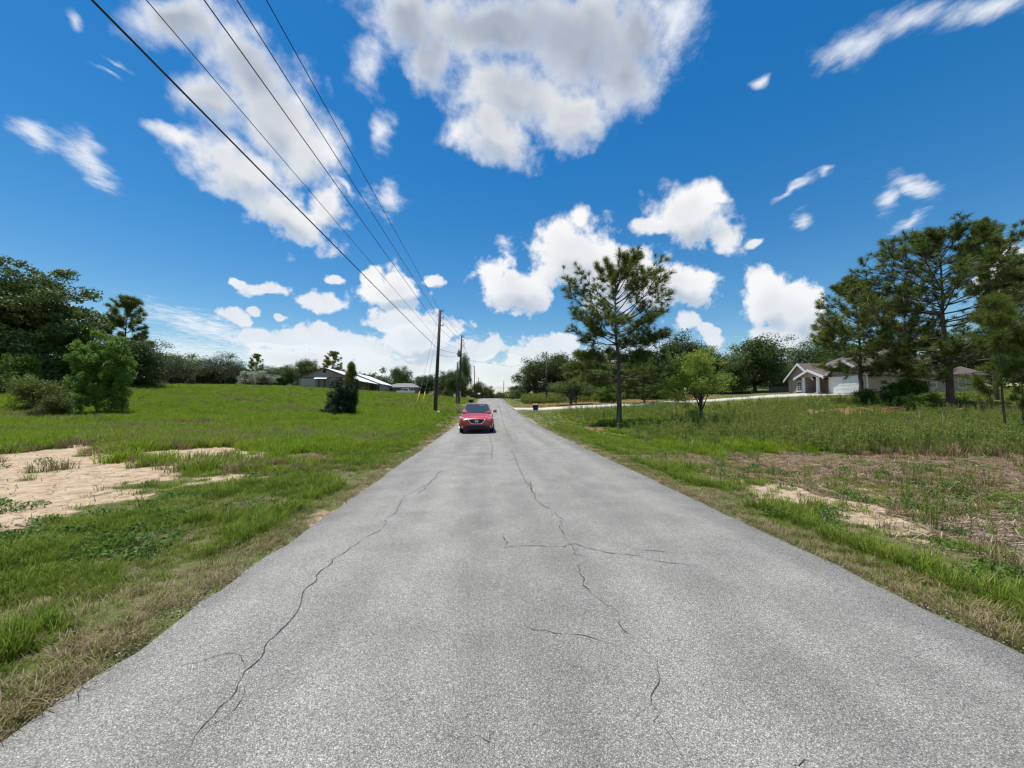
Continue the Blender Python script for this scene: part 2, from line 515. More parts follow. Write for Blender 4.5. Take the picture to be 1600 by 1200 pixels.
def axis(lo, hi, c0, c1, fine, grow, mx):
    a = list(np.arange(c0, c1 + 1e-6, fine))
    s = fine; v = a[-1]
    while v < hi:
        s = min(s * grow, mx); v += s; a.append(v)
    s = fine; v = a[0]; b = []
    while v > lo:
        s = min(s * grow, mx); v -= s; b.append(v)
    return np.array(b[::-1] + a)

# what covers the ground: bare sand, brown litter, the rest grass
def cover(x, y):
    x = np.asarray(x, float); y = np.asarray(y, float)
    n1 = fbm(x * 0.33, y * 0.33, 21); n2 = fbm(x * 1.3, y * 1.3, 31); n3 = fbm(x * 3.7, y * 3.7, 41, 3)
    nn = (n1 - .5) * 1.2 + (n2 - .5) * 0.9 + (n3 - .5) * 0.5
    def blob(cx, cy, rx, ry):
        return 1 - np.sqrt(((x - cx) / rx) ** 2 + ((y - cy) / ry) ** 2)
    s = np.maximum.reduce([blob(-13, 9.2, 7.2, 4.6), blob(-7.6, 8.2, 2.6, 2.9), blob(-20, 9.5, 9, 4.5), blob(-8.5, 12.5, 3.5, 2.2), blob(-9.5, 6.4, 4.5, 2.4)])
    sand_l = sstep(s + nn * 1.15, -0.06, 0.26)
    lit_l = sstep(np.maximum(blob(-5.6, 11.0, 2.4, 3.6), blob(-20, 26, 16, 5) * .6) + nn * 0.9, 0.05, 0.35)
    # right: litter band with thin sand streaks, behind the mown verge
    e = x - RX1
    band = np.minimum((e - 1.0) / 1.2, (12.2 + 0.06 * np.maximum(x - 6, 0) - y) / 3.0)
    band = np.where(x > RX1, band, -1)
    lit_r = sstep(band + nn * 1.2, 0.0, 0.5)
    strk = np.minimum(1 - np.abs(e - 2.0 - (n1 - .5) * 2.5) / 1.1, (8.6 - y) / 2) - .25 + (n2 - .5) * 2.2
    sand_r = sstep(strk + nn * 2.1, 0.30, 0.65) * (x > RX1)
    # scattered bare spots along both shoulders, under the hero pine and across the drive
    sh = sstep(0.5 - np.abs(np.where(x > 0, x - RX1, RX0 - x) - 0.05) / 0.55 + nn * 1.0, 0.15, 0.5)
    under = sstep(np.maximum.reduce([blob(7.2, 22.5, 2.6, 1.8), blob(12, 61, 12, 3), blob(24, 60, 16, 2.6) + .1, blob(38, 31, 14, 4.5)]) + nn * .5, 0.1, 0.4)
    sandd = np.clip(np.maximum.reduce([sand_l, sand_r * 0.9, sh * 0.55 * (n2 > .5)]), 0, 1)
    lit = np.clip(np.maximum.reduce([lit_l * 0.85, lit_r, under, sh * 0.6]), 0, 1) * (1 - sandd)
    return sandd, lit, under

def build_ground():
    xs = axis(-1500, 1500, -15, 15, 0.13, 1.07, 90)
    ys = axis(-120, 2000, 0.5, 20, 0.13, 1.06, 90)
    X, Y = np.meshgrid(xs, ys)
    Z = height(X, Y)
    inroad = (X > RX0 - 0.02) & (X < RX1 + 0.02)
    Z = np.where(inroad, Z - 0.035, Z)
    nx, ny = len(xs), len(ys)
    idx = np.arange(nx * ny).reshape(ny, nx)
    F = np.stack([idx[:-1, :-1], idx[:-1, 1:], idx[1:, 1:], idx[1:, :-1]], -1).reshape(-1, 4)
    s, l, u = cover(X, Y)
    near = sstep(Y, 140, 90)
    V = np.stack([X, Y, Z], -1).reshape(-1, 3)
    m = bpy.data.materials.new('soil_and_turf'); m.use_nodes = True
    nt = m.node_tree; N, L = nt.nodes, nt.links
    b = N['Principled BSDF']; b.inputs['Roughness'].default_value = 0.95; b.inputs['Specular IOR Level'].default_value = 0.1
    tc = N.new('ShaderNodeTexCoord')
    def noise(sc, det=6, st=None, ro=.6):
        n = N.new('ShaderNodeTexNoise'); n.inputs['Scale'].default_value = sc; n.inputs['Detail'].default_value = det; n.inputs['Roughness'].default_value = ro
        if st:
            mp = N.new('ShaderNodeMapping'); mp.inputs['Scale'].default_value = st; mp.inputs['Rotation'].default_value = (0, 0, 0.6)
            L.new(tc.outputs['Object'], mp.inputs[0]); L.new(mp.outputs[0], n.inputs['Vector'])
        else: L.new(tc.outputs['Object'], n.inputs['Vector'])
        return n.outputs['Fac']
    def ramp(f, stops):
        r = N.new('ShaderNodeValToRGB'); el = r.color_ramp.elements
        el[0].position, el[0].color = stops[0][0], (*stops[0][1], 1)
        el[1].position, el[1].color = stops[-1][0], (*stops[-1][1], 1)
        for p, c in stops[1:-1]:
            e = el.new(p); e.color = (*c, 1)
        L.new(f, r.inputs[0]); return r.outputs[0]
    def mixc(f, a, c):
        x = N.new('ShaderNodeMix'); x.data_type = 'RGBA'
        L.new(f, x.inputs[0]); L.new(a, x.inputs[6]); L.new(c, x.inputs[7]); return x.outputs[2]
    def mask(name, sc):
        a = N.new('ShaderNodeAttribute'); a.attribute_name = name
        n = noise(sc, 5)
        ad = N.new('ShaderNodeMath'); ad.operation = 'MULTIPLY_ADD'; ad.inputs[1].default_value = 0.8; ad.inputs[2].default_value = -0.4
        L.new(n, ad.inputs[0])
        s2 = N.new('ShaderNodeMath'); s2.operation = 'ADD'; L.new(a.outputs['Fac'], s2.inputs[0]); L.new(ad.outputs[0], s2.inputs[1])
        mr = N.new('ShaderNodeMapRange'); mr.interpolation_type = 'SMOOTHSTEP'; mr.inputs[1].default_value = .3; mr.inputs[2].default_value = .7
        L.new(s2.outputs[0], mr.inputs[0]); return mr.outputs[0]
    turf_a = ramp(noise(1.1, 8), [(0.25, (.060, .082, .020)), (0.5, (.095, .125, .030)), (0.62, (.14, .15, .042)), (0.8, (.18, .145, .075))])
    turf_b = ramp(noise(17, 6, None, .7), [(0.30, (.045, .036, .020)), (0.5, (.13, .105, .058)), (0.75, (.26, .215, .13))])
    fm = N.new('ShaderNodeMapRange'); fm.inputs[1].default_value = .42; fm.inputs[2].default_value = .60; fm.inputs[3].default_value = .15; fm.inputs[4].default_value = .9
    L.new(noise(5, 6), fm.inputs[0])
    turf = mixc(fm.outputs[0], turf_a, turf_b)
    litter = ramp(noise(9, 8, (3.5, 1, 1), .7), [(0.30, (.035, .022, .013)), (0.45, (.12, .076, .045)), (0.58, (.21, .14, .084)), (0.72, (.33, .24, .150))])
    sand = ramp(noise(3.2, 8, None, .65), [(0.30, (.19, .13, .08)), (0.42, (.34, .25, .16)), (0.58, (.44, .335, .225)), (0.8, (.50, .395, .275))])
    red = ramp(noise(5, 7), [(0.3, (.13, .055, .025)), (0.7, (.30, .15, .075))])
    c = mixc(mask('litter', 7), turf, litter)
    c = mixc(mask('needle', 5), c, red)
    c = mixc(mask('sand', 6), c, sand)
    L.new(c, b.inputs['Base Color'])
    bp = N.new('ShaderNodeBump'); bp.inputs['Strength'].default_value = 0.7; bp.inputs['Distance'].default_value = 0.03
    L.new(noise(14, 8), bp.inputs['Height']); L.new(bp.outputs[0], b.inputs['Normal'])
    o = obj_np('ground', V, F, m, smooth=True, attr={'sand': ('POINT', (s * near).ravel()), 'litter': ('POINT', (l * near).ravel()), 'needle': ('POINT', (u * near).ravel())})
    tag(o, kind='structure')
build_ground()

# ------------------------------------------------------------------ road
def asphalt():
    m = bpy.data.materials.new('worn_asphalt'); m.use_nodes = True
    nt = m.node_tree; N, L = nt.nodes, nt.links
    b = N['Principled BSDF']; b.inputs['Roughness'].default_value = 0.82; b.inputs['Specular IOR Level'].default_value = 0.3
    tc = N.new('ShaderNodeTexCoord')
    wn = N.new('ShaderNodeTexNoise'); wn.inputs['Scale'].default_value = 60; L.new(tc.outputs['Object'], wn.inputs['Vector'])
    wa = N.new('ShaderNodeMix'); wa.data_type = 'VECTOR'; wa.inputs[0].default_value = 0.012
    L.new(tc.outputs['Object'], wa.inputs[4]); L.new(wn.outputs['Color'], wa.inputs[5])
    vo = N.new('ShaderNodeTexVoronoi'); vo.inputs['Scale'].default_value = 200; L.new(wa.outputs[1], vo.inputs['Vector'])
    sep = N.new('ShaderNodeSeparateColor'); L.new(vo.outputs['Color'], sep.inputs[0])
    r = N.new('ShaderNodeValToRGB'); el = r.color_ramp.elements
    el[0].position = 0.0; el[0].color = (.138, .130, .115, 1); el[1].position = 1.0; el[1].color = (.60, .578, .525, 1)
    e = el.new(0.45); e.color = (.275, .262, .235, 1)
    e = el.new(0.82); e.color = (.37, .353, .316, 1)
    L.new(sep.outputs[0], r.inputs[0])
    # dark binder between the stones
    dk = N.new('ShaderNodeMapRange'); dk.inputs[1].default_value = .25; dk.inputs[2].default_value = .75; dk.inputs[3].default_value = 1.0; dk.inputs[4].default_value = .55
    L.new(vo.outputs['Distance'], dk.inputs[0])
    n1 = N.new('ShaderNodeTexNoise'); n1.inputs['Scale'].default_value = .8; n1.inputs['Detail'].default_value = 6
    mp = N.new('ShaderNodeMapping'); mp.inputs['Scale'].default_value = (1.6, .12, 1); L.new(tc.outputs['Object'], mp.inputs[0]); L.new(mp.outputs[0], n1.inputs['Vector'])
    n2 = N.new('ShaderNodeTexNoise'); n2.inputs['Scale'].default_value = 1.7; n2.inputs['Detail'].default_value = 7; L.new(tc.outputs['Object'], n2.inputs['Vector'])
    a1 = N.new('ShaderNodeMapRange'); a1.inputs[1].default_value = .3; a1.inputs[2].default_value = .7; a1.inputs[3].default_value = .80; a1.inputs[4].default_value = 1.18; L.new(n1.outputs['Fac'], a1.inputs[0])
    a2 = N.new('ShaderNodeMapRange'); a2.inputs[1].default_value = .3; a2.inputs[2].default_value = .7; a2.inputs[3].default_value = .84; a2.inputs[4].default_value = 1.12; L.new(n2.outputs['Fac'], a2.inputs[0])
    m1 = N.new('ShaderNodeMath'); m1.operation = 'MULTIPLY'; L.new(a1.outputs[0], m1.inputs[0]); L.new(a2.outputs[0], m1.inputs[1])
    m2 = N.new('ShaderNodeMath'); m2.operation = 'MULTIPLY'; L.new(m1.outputs[0], m2.inputs[0]); L.new(dk.outputs[0], m2.inputs[1])
    sc = N.new('ShaderNodeVectorMath'); sc.operation = 'SCALE'; L.new(r.outputs[0], sc.inputs[0]); L.new(m2.outputs[0], sc.inputs['Scale'])
    L.new(sc.outputs[0], b.inputs['Base Color'])
    bp = N.new('ShaderNodeBump'); bp.invert = True; bp.inputs['Strength'].default_value = 0.55; bp.inputs['Distance'].default_value = 0.006
    L.new(vo.outputs['Distance'], bp.inputs['Height']); L.new(bp.outputs[0], b.inputs['Normal'])
    return m

def build_road():
    ys = axis(-120, 420, -3, 20, 0.10, 1.05, 3.0)
    n = len(ys)
    jl = (fbm(ys * 1.1, ys * 0 + 5, 51) - .5) * .09 + (fbm(ys * 5, ys * 0 + 2, 52) - .5) * .07
    jr = (fbm(ys * 1.1, ys * 0 + 9, 53) - .5) * .09 + (fbm(ys * 5, ys * 0 + 3, 54) - .5) * .07
    fr = np.array([0, .004, .12, .5, .88, .996, 1.0])
    crown = np.array([-.045, .004, .03, .05, .03, .004, -.045])
    x0 = RX0 + jl; x1 = RX1 + jr
    X = x0[:, None] + (x1 - x0)[:, None] * fr[None]
    Z = road_z(ys)[:, None] + crown[None]
    V = np.stack([X, np.repeat(ys[:, None], 7, 1), Z], -1).reshape(-1, 3)
    idx = np.arange(n * 7).reshape(n, 7)
    F = np.stack([idx[:-1, :-1], idx[:-1, 1:], idx[1:, 1:], idx[1:, :-1]], -1).reshape(-1, 4)
    o = obj_np('road', V, F, asphalt())
    tag(o, kind='structure')
    return o
road = build_road()
def road_top(x, y):
    t = (x - RX0) / (RX1 - RX0)
    return float(road_z(y)) + float(np.interp(t, [0, .004, .12, .5, .88, .996, 1], [-.045, .004, .03, .05, .03, .004, -.045]))

# cracks: each one a ribbon over the worn surface, traced where it runs on the road
CRACKS = [
 [(262, 1205), (300, 1165), (345, 1105), (393, 1040), (440, 985), (470, 935), (497, 895), (520, 875), (548, 855), (565, 842)],
 [(600, 822), (605, 808), (620, 800), (628, 778)],
 [(786, 858), (790, 845), (787, 832)],
 [(800, 705), (815, 740), (832, 770), (828, 752), (836, 778), (848, 790), (868, 800), (880, 812), (874, 822), (884, 842)],
 [(786, 857), (840, 853), (882, 855), (900, 850), (940, 862), (1000, 870), (1050, 880), (1110, 890)],
 [(918, 874), (902, 884), (908, 900), (912, 915), (930, 932)],
 [(802, 977), (835, 983), (866, 990), (905, 993), (935, 1001), (972, 1012)],
 [(884, 1038), (887, 1052)],
 [(1005, 1005), (1030, 1040), (1018, 1100), (1022, 1128), (1050, 1160), (1075, 1198)],
 [(690, 1142), (725, 1155), (765, 1160), (772, 1142)],
 [(800, 690), (790, 672), (785, 655), (780, 645)],
 [(768, 720), (770, 700), (765, 680)],
 [(690, 735), (672, 755), (650, 775)],
 [(884, 842), (897, 866), (918, 874)], [(930, 932), (950, 946), (968, 960)], [(628, 778), (652, 764), (672, 755)], [(565, 842), (584, 834), (600, 822)], [(765, 680), (757, 664), (752, 652)], [(990, 858), (1060, 866)], [(968, 960), (975, 985), (1000, 1002)], [(1225, 1192), (1260, 1190), (1290, 1200)],
]
def build_cracks():
    m = mat('crack_tar', (0.055, 0.052, 0.048), 0.95, 0.3, 30)  # dark tar colour of the crack ribbons
    for ci, pl in enumerate(CRACKS):
        g = []
        for (px, py) in pl:
            r = ray(px, py)
            if r[2] >= -0.005: continue
            t = (CAMZ - 0.04) / -r[2]
            for _ in range(4):
                t = (CAMZ - road_top(r[0] * t, r[1] * t)) / -r[2]
            g.append((r[0] * t, r[1] * t))
        P = [np.array(g[0])]
        rg = np.random.default_rng(ci)
        for a, b in zip(g[:-1], g[1:]):
            a = np.array(a); b = np.array(b); L_ = np.linalg.norm(b - a)
            k = max(2, int(L_ / 0.05)); k = min(k, 60)
            nrm = np.array([-(b - a)[1], (b - a)[0]]) / (L_ + 1e-6)
            ph = rg.uniform(0, 100)
            for i in range(1, k + 1):
                t = i / k
                off = (vnoise(np.array([t * L_ * 7 + ph]), np.array([0.0]), ci)[0] - .5) * 0.07 * math.sin(math.pi * t) ** .5 if 0 < t < 1 else 0
                off += rg.normal(0, .006)
                P.append(a + (b - a) * t + nrm * off)
        P = np.array(P)
        ribbon(P, rg, m, 1.0)
        for q in range(min(5, len(P) // 14)):                 # short side cracks
            i = int(rg.integers(3, len(P) - 3)); t0 = P[i + 1] - P[i - 1]; a = math.atan2(t0[1], t0[0]) + rg.choice([-1, 1]) * rg.uniform(.5, 1.3)
            B = [P[i]]
            for j in range(int(rg.integers(5, 16))):
                a += rg.normal(0, .28); B.append(B[-1] + np.array([math.cos(a), math.sin(a)]) * .035)
            B = np.array(B)
            if B[:, 0].min() > RX0 + .1 and B[:, 0].max() < RX1 - .1: ribbon(B, rg, m, .6)

def ribbon(P, rg, m, k_):
        T = np.gradient(P, axis=0); T /= np.linalg.norm(T, axis=1)[:, None] + 1e-9
        nr = np.stack([-T[:, 1], T[:, 0]], 1)
        dist = np.linalg.norm(P, axis=1)
        w = k_ * (0.0018 + 0.00045 * dist) * (0.3 + 1.3 * rg.random(len(P)) ** 1.5)
        w = w * np.minimum(1, np.minimum(np.arange(len(P)), np.arange(len(P))[::-1]) / 4 + .15)
        A = P + nr * w[:, None]; B = P - nr * w[:, None]
        V = []
        for q in (A, B):
            V.append(np.array([[x, y, road_top(x, y) + .004] for x, y in q]))
        n = len(P); V = np.concatenate(V)
        i = np.arange(n - 1)
        F = np.stack([i, i + n, i + n + 1, i + 1], 1)
        obj_np('crack', V, F, m, road)
build_cracks()

# ------------------------------------------------------------------ concrete driveway on the right and its culvert slab
def strip(name, pts, widths, m, lift=0.05):
    P = np.array(pts, float)
    # resample
    seg = np.linalg.norm(np.diff(P, axis=0), axis=1); s = np.concatenate([[0], np.cumsum(seg)])
    t = np.arange(0, s[-1], 0.8); t = np.append(t, s[-1])
    C = np.stack([np.interp(t, s, P[:, 0]), np.interp(t, s, P[:, 1])], 1); W = np.interp(t, s, widths)
    T = np.gradient(C, axis=0); T /= np.linalg.norm(T, axis=1)[:, None]
    nr = np.stack([-T[:, 1], T[:, 0]], 1)
    rows = []
    for k in (-1, -.98, -.33, .33, .98, 1):
        Q = C + nr * (W * k / 2)[:, None]
        z = height(Q[:, 0], Q[:, 1]) + (lift if abs(k) < 1 else -0.1)
        rows.append(np.column_stack([Q, z]))
    n = len(C); V = np.concatenate(rows); F = []
    for r in range(5):
        i = np.arange(n - 1) + r * n
        F.append(np.stack([i, i + 1, i + n + 1, i + n], 1))
    o = obj_np(name, V, np.concatenate(F), m)
    return tag(o, kind='structure')
HX = 52.0                                   # house front stands on this line, parallel to the road
strip('driveway', [(3.2, 50.5), (10, 50.8), (24, 51.5), (38, 53.5), (46, 56), (51.9, 56.4)], [4.6, 3.3, 3.3, 3.6, 5.6, 6.2], concrete, 0.10)
strip('dirt_drive', [(-2.3, 61.5), (-5, 62), (-9, 63.5)], [3, 2.6, 2.6], mat('pale_sand', (.5, .42, .31), .95, .2, 3), 0.05)

# ------------------------------------------------------------------ trees
def tubes_np(polys, seg=6):
    """list of (points (n,3), radii (n)) -> V,F"""
    Vs, Fs, n0 = [], [], 0
    an = np.linspace(0, 2 * np.pi, seg, endpoint=False)
    for P, R in polys:
        P = np.asarray(P, float); R = np.asarray(R, float)
        T = np.gradient(P, axis=0); T /= np.linalg.norm(T, axis=1)[:, None] + 1e-9
        ref = np.where(np.abs(T[:, 2:3]) < .95, np.array([[0, 0, 1.0]]), np.array([[1.0, 0, 0]]))
        if abs(T[0, 2]) > .7: ref = np.tile([[1.0, 0.2, 0]], (len(P), 1))
        A = np.cross(T, ref); A /= np.linalg.norm(A, axis=1)[:, None] + 1e-9
        B = np.cross(A, T)
        V = P[:, None, :] + R[:, None, None] * (A[:, None, :] * np.cos(an)[None, :, None] + B[:, None, :] * np.sin(an)[None, :, None])
        n = len(P)
        idx = n0 + np.arange(n * seg).reshape(n, seg)
        nx = np.roll(idx, -1, axis=1)
        Fs.append(np.stack([idx[:-1], nx[:-1], nx[1:], idx[1:]], -1).reshape(-1, 4))
        Vs.append(V.reshape(-1, 3)); n0 += n * seg
    return np.concatenate(Vs), np.concatenate(Fs)

def unit(v): return v / (np.linalg.norm(v, axis=-1, keepdims=True) + 1e-9)

def leaves_np(C, rg, size, nrm_bias=0.6, aspect=0.5, droop=None):
    """leaf = folded rhombus of four points around each centre"""
    n = len(C)
    nv = unit(rg.normal(size=(n, 3)) + np.array([0, 0, nrm_bias]))
    a = unit(np.cross(nv, rg.normal(size=(n, 3))))
    if droop is not None: a = unit(a + np.array([0, 0, -droop])); nv = unit(nv - a * (nv * a).sum(1, keepdims=True))
    b = np.cross(nv, a)
    s = size * (0.6 + 0.8 * rg.random((n, 1)))
    fold = nv * s * 0.12
    V = np.stack([C - a * s * .5, C + b * s * aspect * .5 + fold, C + a * s * .5, C - b * s * aspect * .5 + fold], 1).reshape(-1, 3)
    i = np.arange(n)[:, None] * 4
    F = np.concatenate([i + np.array([[0, 1, 2]]), i + np.array([[0, 2, 3]])], 0)
    order = np.argsort(np.concatenate([np.arange(n), np.arange(n)]), kind='stable')
    return V, F[order]

def bez(a, b, c, n):
    t = np.linspace(0, 1, n)[:, None]
    return (1 - t) ** 2 * a + 2 * t * (1 - t) * b + t * t * c

def broadleaf(seed, H, W, trunk_h, nclump, leaf, per, tr=None, clump=(0.10, 0.2), flat=0.75, low=0.0, lean=0.0, skirt=0.0, lobes=5):
    """returns trunk (V,F) and crown (V,F,tint); crown is a set of uneven lobes filled with leaf clumps"""
    rg = np.random.default_rng(seed)
    tr = tr or H * 0.028
    ch = H - trunk_h
    # lobes give an uneven outline
    lobe = []
    for k in range(lobes):
        a = rg.uniform(0, 2 * np.pi) if k else 0
        rr = (0.0 if k == 0 else rg.uniform(.35, .62)) * W / 2
        zc = trunk_h + ch * (0.62 if k == 0 else rg.uniform(.28, .66))
        lobe.append((rr * math.cos(a), rr * math.sin(a), zc, W / 2 * rg.uniform(.42, .62) * (1.15 if k == 0 else 1), ch * (rg.uniform(.28, .4))))
    C = []
    while len(C) < nclump:
        l = lobe[rg.integers(len(lobe))]
        d = unit(rg.normal(size=3)); r = rg.random() ** (1 / 2.2)
        p = np.array([l[0] + d[0] * r * l[3], l[1] + d[1] * r * l[3], l[2] + d[2] * r * l[4]])
        if p[2] < trunk_h * (0.75 - low) or p[2] > H or math.hypot(p[0], p[1]) > W / 2: continue
        C.append(p)
    for k in range(int(nclump * skirt)):                    # boughs that hang low
        a = rg.uniform(0, 2 * np.pi); rr = W / 2 * rg.uniform(.25, .86)
        C.append(np.array([rr * math.cos(a), rr * math.sin(a), rg.uniform(.07 * H, trunk_h + .32 * ch)]))
    C = np.array(C)
    top = C[:, 2].max(); zl = .05 * H; C[:, 2] = zl + (C[:, 2] - zl) * (H - clump[0] * W * .6 - zl) / (top - zl)
    # trunk and limbs
    fork = trunk_h * rg.uniform(.65, .9)
    polys = []
    wig = rg.normal(0, .03 * H, 2)
    tp = np.array([[0, 0, -0.25], [0, 0, fork * .35], [wig[0] * .5 + lean * .4, wig[1] * .5, fork], [wig[0] + lean, wig[1], trunk_h + ch * .3], [wig[0] * 1.3 + lean, wig[1] * 1.2, trunk_h + ch * .7]])
    tt = np.linspace(0, 4, 14); tpp = np.stack([np.interp(tt, range(5), tp[:, i]) for i in range(3)], 1)
    tpr = np.interp(tt, [0, .4, 1, 2, 3, 4], [tr * 1.7, tr * 1.15, tr, tr * .85, tr * .5, tr * .12])
    polys.append((tpp, tpr))
    limbs = rg.choice(len(C), size=min(len(C), 26), replace=False)
    for q in limbs:
        c = C[q]; s = rg.uniform(.8, 2.9)
        a = np.array([np.interp(s + 1, range(5), tp[:, i]) for i in range(3)])
        if a[2] > c[2]: a = np.array([np.interp(1.7, range(5), tp[:, i]) for i in range(3)])
        mid = (a + c) / 2 + np.array([0, 0, .08 * H]) * rg.uniform(-.3, 1) + rg.normal(0, .02 * H, 3)
        rb = tr * rg.uniform(.25, .5)
        polys.append((bez(a, mid, c, 6), np.linspace(rb, rb * .15, 6)))
    tV, tF = tubes_np(polys, 6)
    # leaves
    cs = rg.uniform(clump[0], clump[1], len(C)) * W
    cnt = np.maximum(8, (per * (cs / cs.mean()) ** 1.6)).astype(int)
    rep = np.repeat(np.arange(len(C)), cnt)
    d = unit(rg.normal(size=(len(rep), 3))); r = rg.random(len(rep)) ** .6
    P = C[rep] + d * r[:, None] * (cs[rep])[:, None] * np.array([1, 1, flat])
    P = P[P[:, 2] > 0.03 * H]
    lV, lF = leaves_np(P, rg, leaf)
    ctint = rg.random(len(C)) * .5
    n = len(P)
    tint = np.clip(rg.random(n) * .6 + np.resize(ctint[rep], n), 0, 1)
    return (tV, tF), (lV, lF, np.repeat(tint, 2))

def pine(seed, H, W, bare=0.3, whorls=16, tuft=0.32, needles=34, tr=None, dens=1.0, top_flat=0.0, lean=0.0, nw=0.013, prof=None):
    rg = np.random.default_rng(seed)
    tr = tr or H * 0.0155
    nT = 16
    z = np.linspace(-.25, H * .985, nT)
    wx = np.cumsum(rg.normal(0, .006 * H, nT)) * .5 + lean * np.linspace(0, 1, nT); wy = np.cumsum(rg.normal(0, .006 * H, nT)) * .5
    wx -= wx[0]; wy -= wy[0]
    TP = np.stack([wx, wy, z], 1); TR = tr * (1 - .93 * (np.linspace(0, 1, nT)) ** 1.15); TR[0] *= 1.3
    polys = [(TP, TR)]
    tp, td = [], []
    prof = prof or ([0, .15, .45, .75, .92, 1.0], [.75, .95, 1.0, .72, .42, .12])
    hs = np.sort(np.concatenate([rg.uniform(bare, .985, int(whorls * 3.2 * dens)), np.linspace(.88, .985, 9)]))
    for h in hs:
        u = (h - bare) / (1 - bare)
        L_ = W / 2 * np.interp(u, *prof) * rg.uniform(.62, 1.08)
        a = rg.uniform(0, 2 * np.pi)
        b0 = np.array([np.interp(h * H, z, wx), np.interp(h * H, z, wy), h * H])
        el = np.interp(u, [0, .3, .7, 1], [-.05, .12, .55, 1.1]) + rg.normal(0, .12)
        dr = np.array([math.cos(a) * math.cos(el), math.sin(a) * math.cos(el), math.sin(el)])
        up = np.array([0, 0, 1.0])
        end = b0 + dr * L_ + up * L_ * rg.uniform(.12, .34)
        mid = b0 + dr * L_ * .5 - up * L_ * rg.uniform(.0, .10)
        br = bez(b0, mid, end, 8)
        rb = max(.012, tr * .30 * (L_ / (W / 2)) ** .8)
        polys.append((br, np.linspace(rb, .008, 8)))
        tan = unit(np.gradient(br, axis=0))
        ns = max(3, int((2.5 + L_ * 3.4) * dens))
        tp.append(end); td.append(tan[-1])
        for s in range(ns):
            t = rg.uniform(.30, .99) ** .8; k = t * 7; i = int(k)
            p0 = br[i] + (br[min(i + 1, 7)] - br[i]) * (k - i)
            sd = unit(tan[i] * .7 + rg.normal(0, .55, 3) + up * .35)
            sl = L_ * rg.uniform(.10, .30) * (1.15 - t * .4)
            p1 = p0 + sd * sl + up * sl * .25
            polys.append((np.array([p0, (p0 + p1) / 2 - up * sl * .03, p1]), np.array([rb * .35, rb * .25, .006])))
            tp.append(p1); td.append(unit(sd + up * .5))
            if rg.random() < .45 * dens:
                p2 = p0 + (p1 - p0) * .55 + rg.normal(0, .10, 3) * (.5 + sl); tp.append(p2); td.append(unit(sd + up * .4 + rg.normal(0, .3, 3)))
    tp.append(TP[-1]); td.append(np.array([0, 0, 1.0]))
    V, F = tubes_np(polys, 5)
    tp = np.array(tp); td = np.array(td)
    n = len(tp); rep = np.repeat(np.arange(n), needles)
    d = unit(td[rep] * .85 + rg.normal(0, .58, (len(rep), 3)))
    L_ = tuft * rg.uniform(.75, 1.15, len(rep)) * np.repeat(rg.uniform(.75, 1.2, n), needles)
    base = tp[rep] - td[rep] * (tuft * .5 * rg.random(len(rep)))[:, None]
    side = unit(np.cross(d, rg.normal(size=d.shape)))
    tip = base + d * L_[:, None] - np.array([0, 0, 1.0]) * (L_ * .12)[:, None]
    nV = np.stack([base + side * nw * .5, base - side * nw * .5, tip - side * nw * .22, tip + side * nw * .22], 1).reshape(-1, 3)
    nF = np.arange(len(rep) * 4).reshape(-1, 4)
    tint = np.clip(np.repeat(rg.random(n) * .7, needles) + rg.random(len(rep)) * .3, 0, 1)
    return (V, F), (nV, nF, tint)

leaf_oak = leaf_mat('oak_leaf', (.040, .066, .017), (.125, .175, .042), .30)
leaf_grey = leaf_mat('grey_green_leaf', (.050, .066, .030), (.120, .145, .065), .2)
leaf_bright = leaf_mat('bright_leaf', (.055, .115, .016), (.18, .29, .045), .38)
leaf_oakling = leaf_mat('young_oak_leaf', (.09, .145, .020), (.26, .34, .055), .42)
leaf_olive = leaf_mat('olive_leaf', (.070, .100, .022), (.19, .235, .05), .35)
leaf_dark = leaf_mat('cedar_leaf', (.014, .028, .011), (.042, .068, .022), .12)
leaf_bloom = leaf_mat('white_bloom', (.10, .13, .05), (.46, .46, .36), .2, obj_random=False)
needle = leaf_mat('pine_needle', (.060, .095, .020), (.25, .30, .062), .32)
needle_y = leaf_mat('young_needle', (.07, .11, .018), (.19, .24, .045), .3)

TREE_MESH = {}
def arche(key, builder, bark, leafm):
    if key not in TREE_MESH:
        (tV, tF), (lV, lF, ti) = builder()
        TREE_MESH[key] = (mesh_np(key + '_trunk', tV, tF, [bark], True), mesh_np(key + '_crown', lV, lF, [leafm], False, {'tint': ('FACE', ti)}), float(lV[:, 2].max()), float(max(lV[:, 0].max() - lV[:, 0].min(), 1e-3)))
    return TREE_MESH[key]

def plant(name, key, label, cat, group, px, Y, top, wpx=None, sx=None, rz=None, sink=0.05):
    """stand a tree on the ground at photo column px, distance Y; its height follows from the photo row of its top"""
    tm, cm, H0, W0 = TREE_MESH[key]
    x = px_x(px, Y); g = hz(x, Y)
    Ht = px_z(px, top, Y) - g
    s = Ht / H0
    dpt = Y / ray(px, 620)[1]
    w = (wpx / FPX * dpt / W0) if wpx else s
    o = empty(name, (x, Y, g - sink), random.uniform(0, 6.28) if rz is None else rz)
    o.scale = (w, w, s)
    tag(o, label, cat, group)
    link(bpy.data.objects.new('trunk', tm), o); link(bpy.data.objects.new('crown', cm), o)
    return o

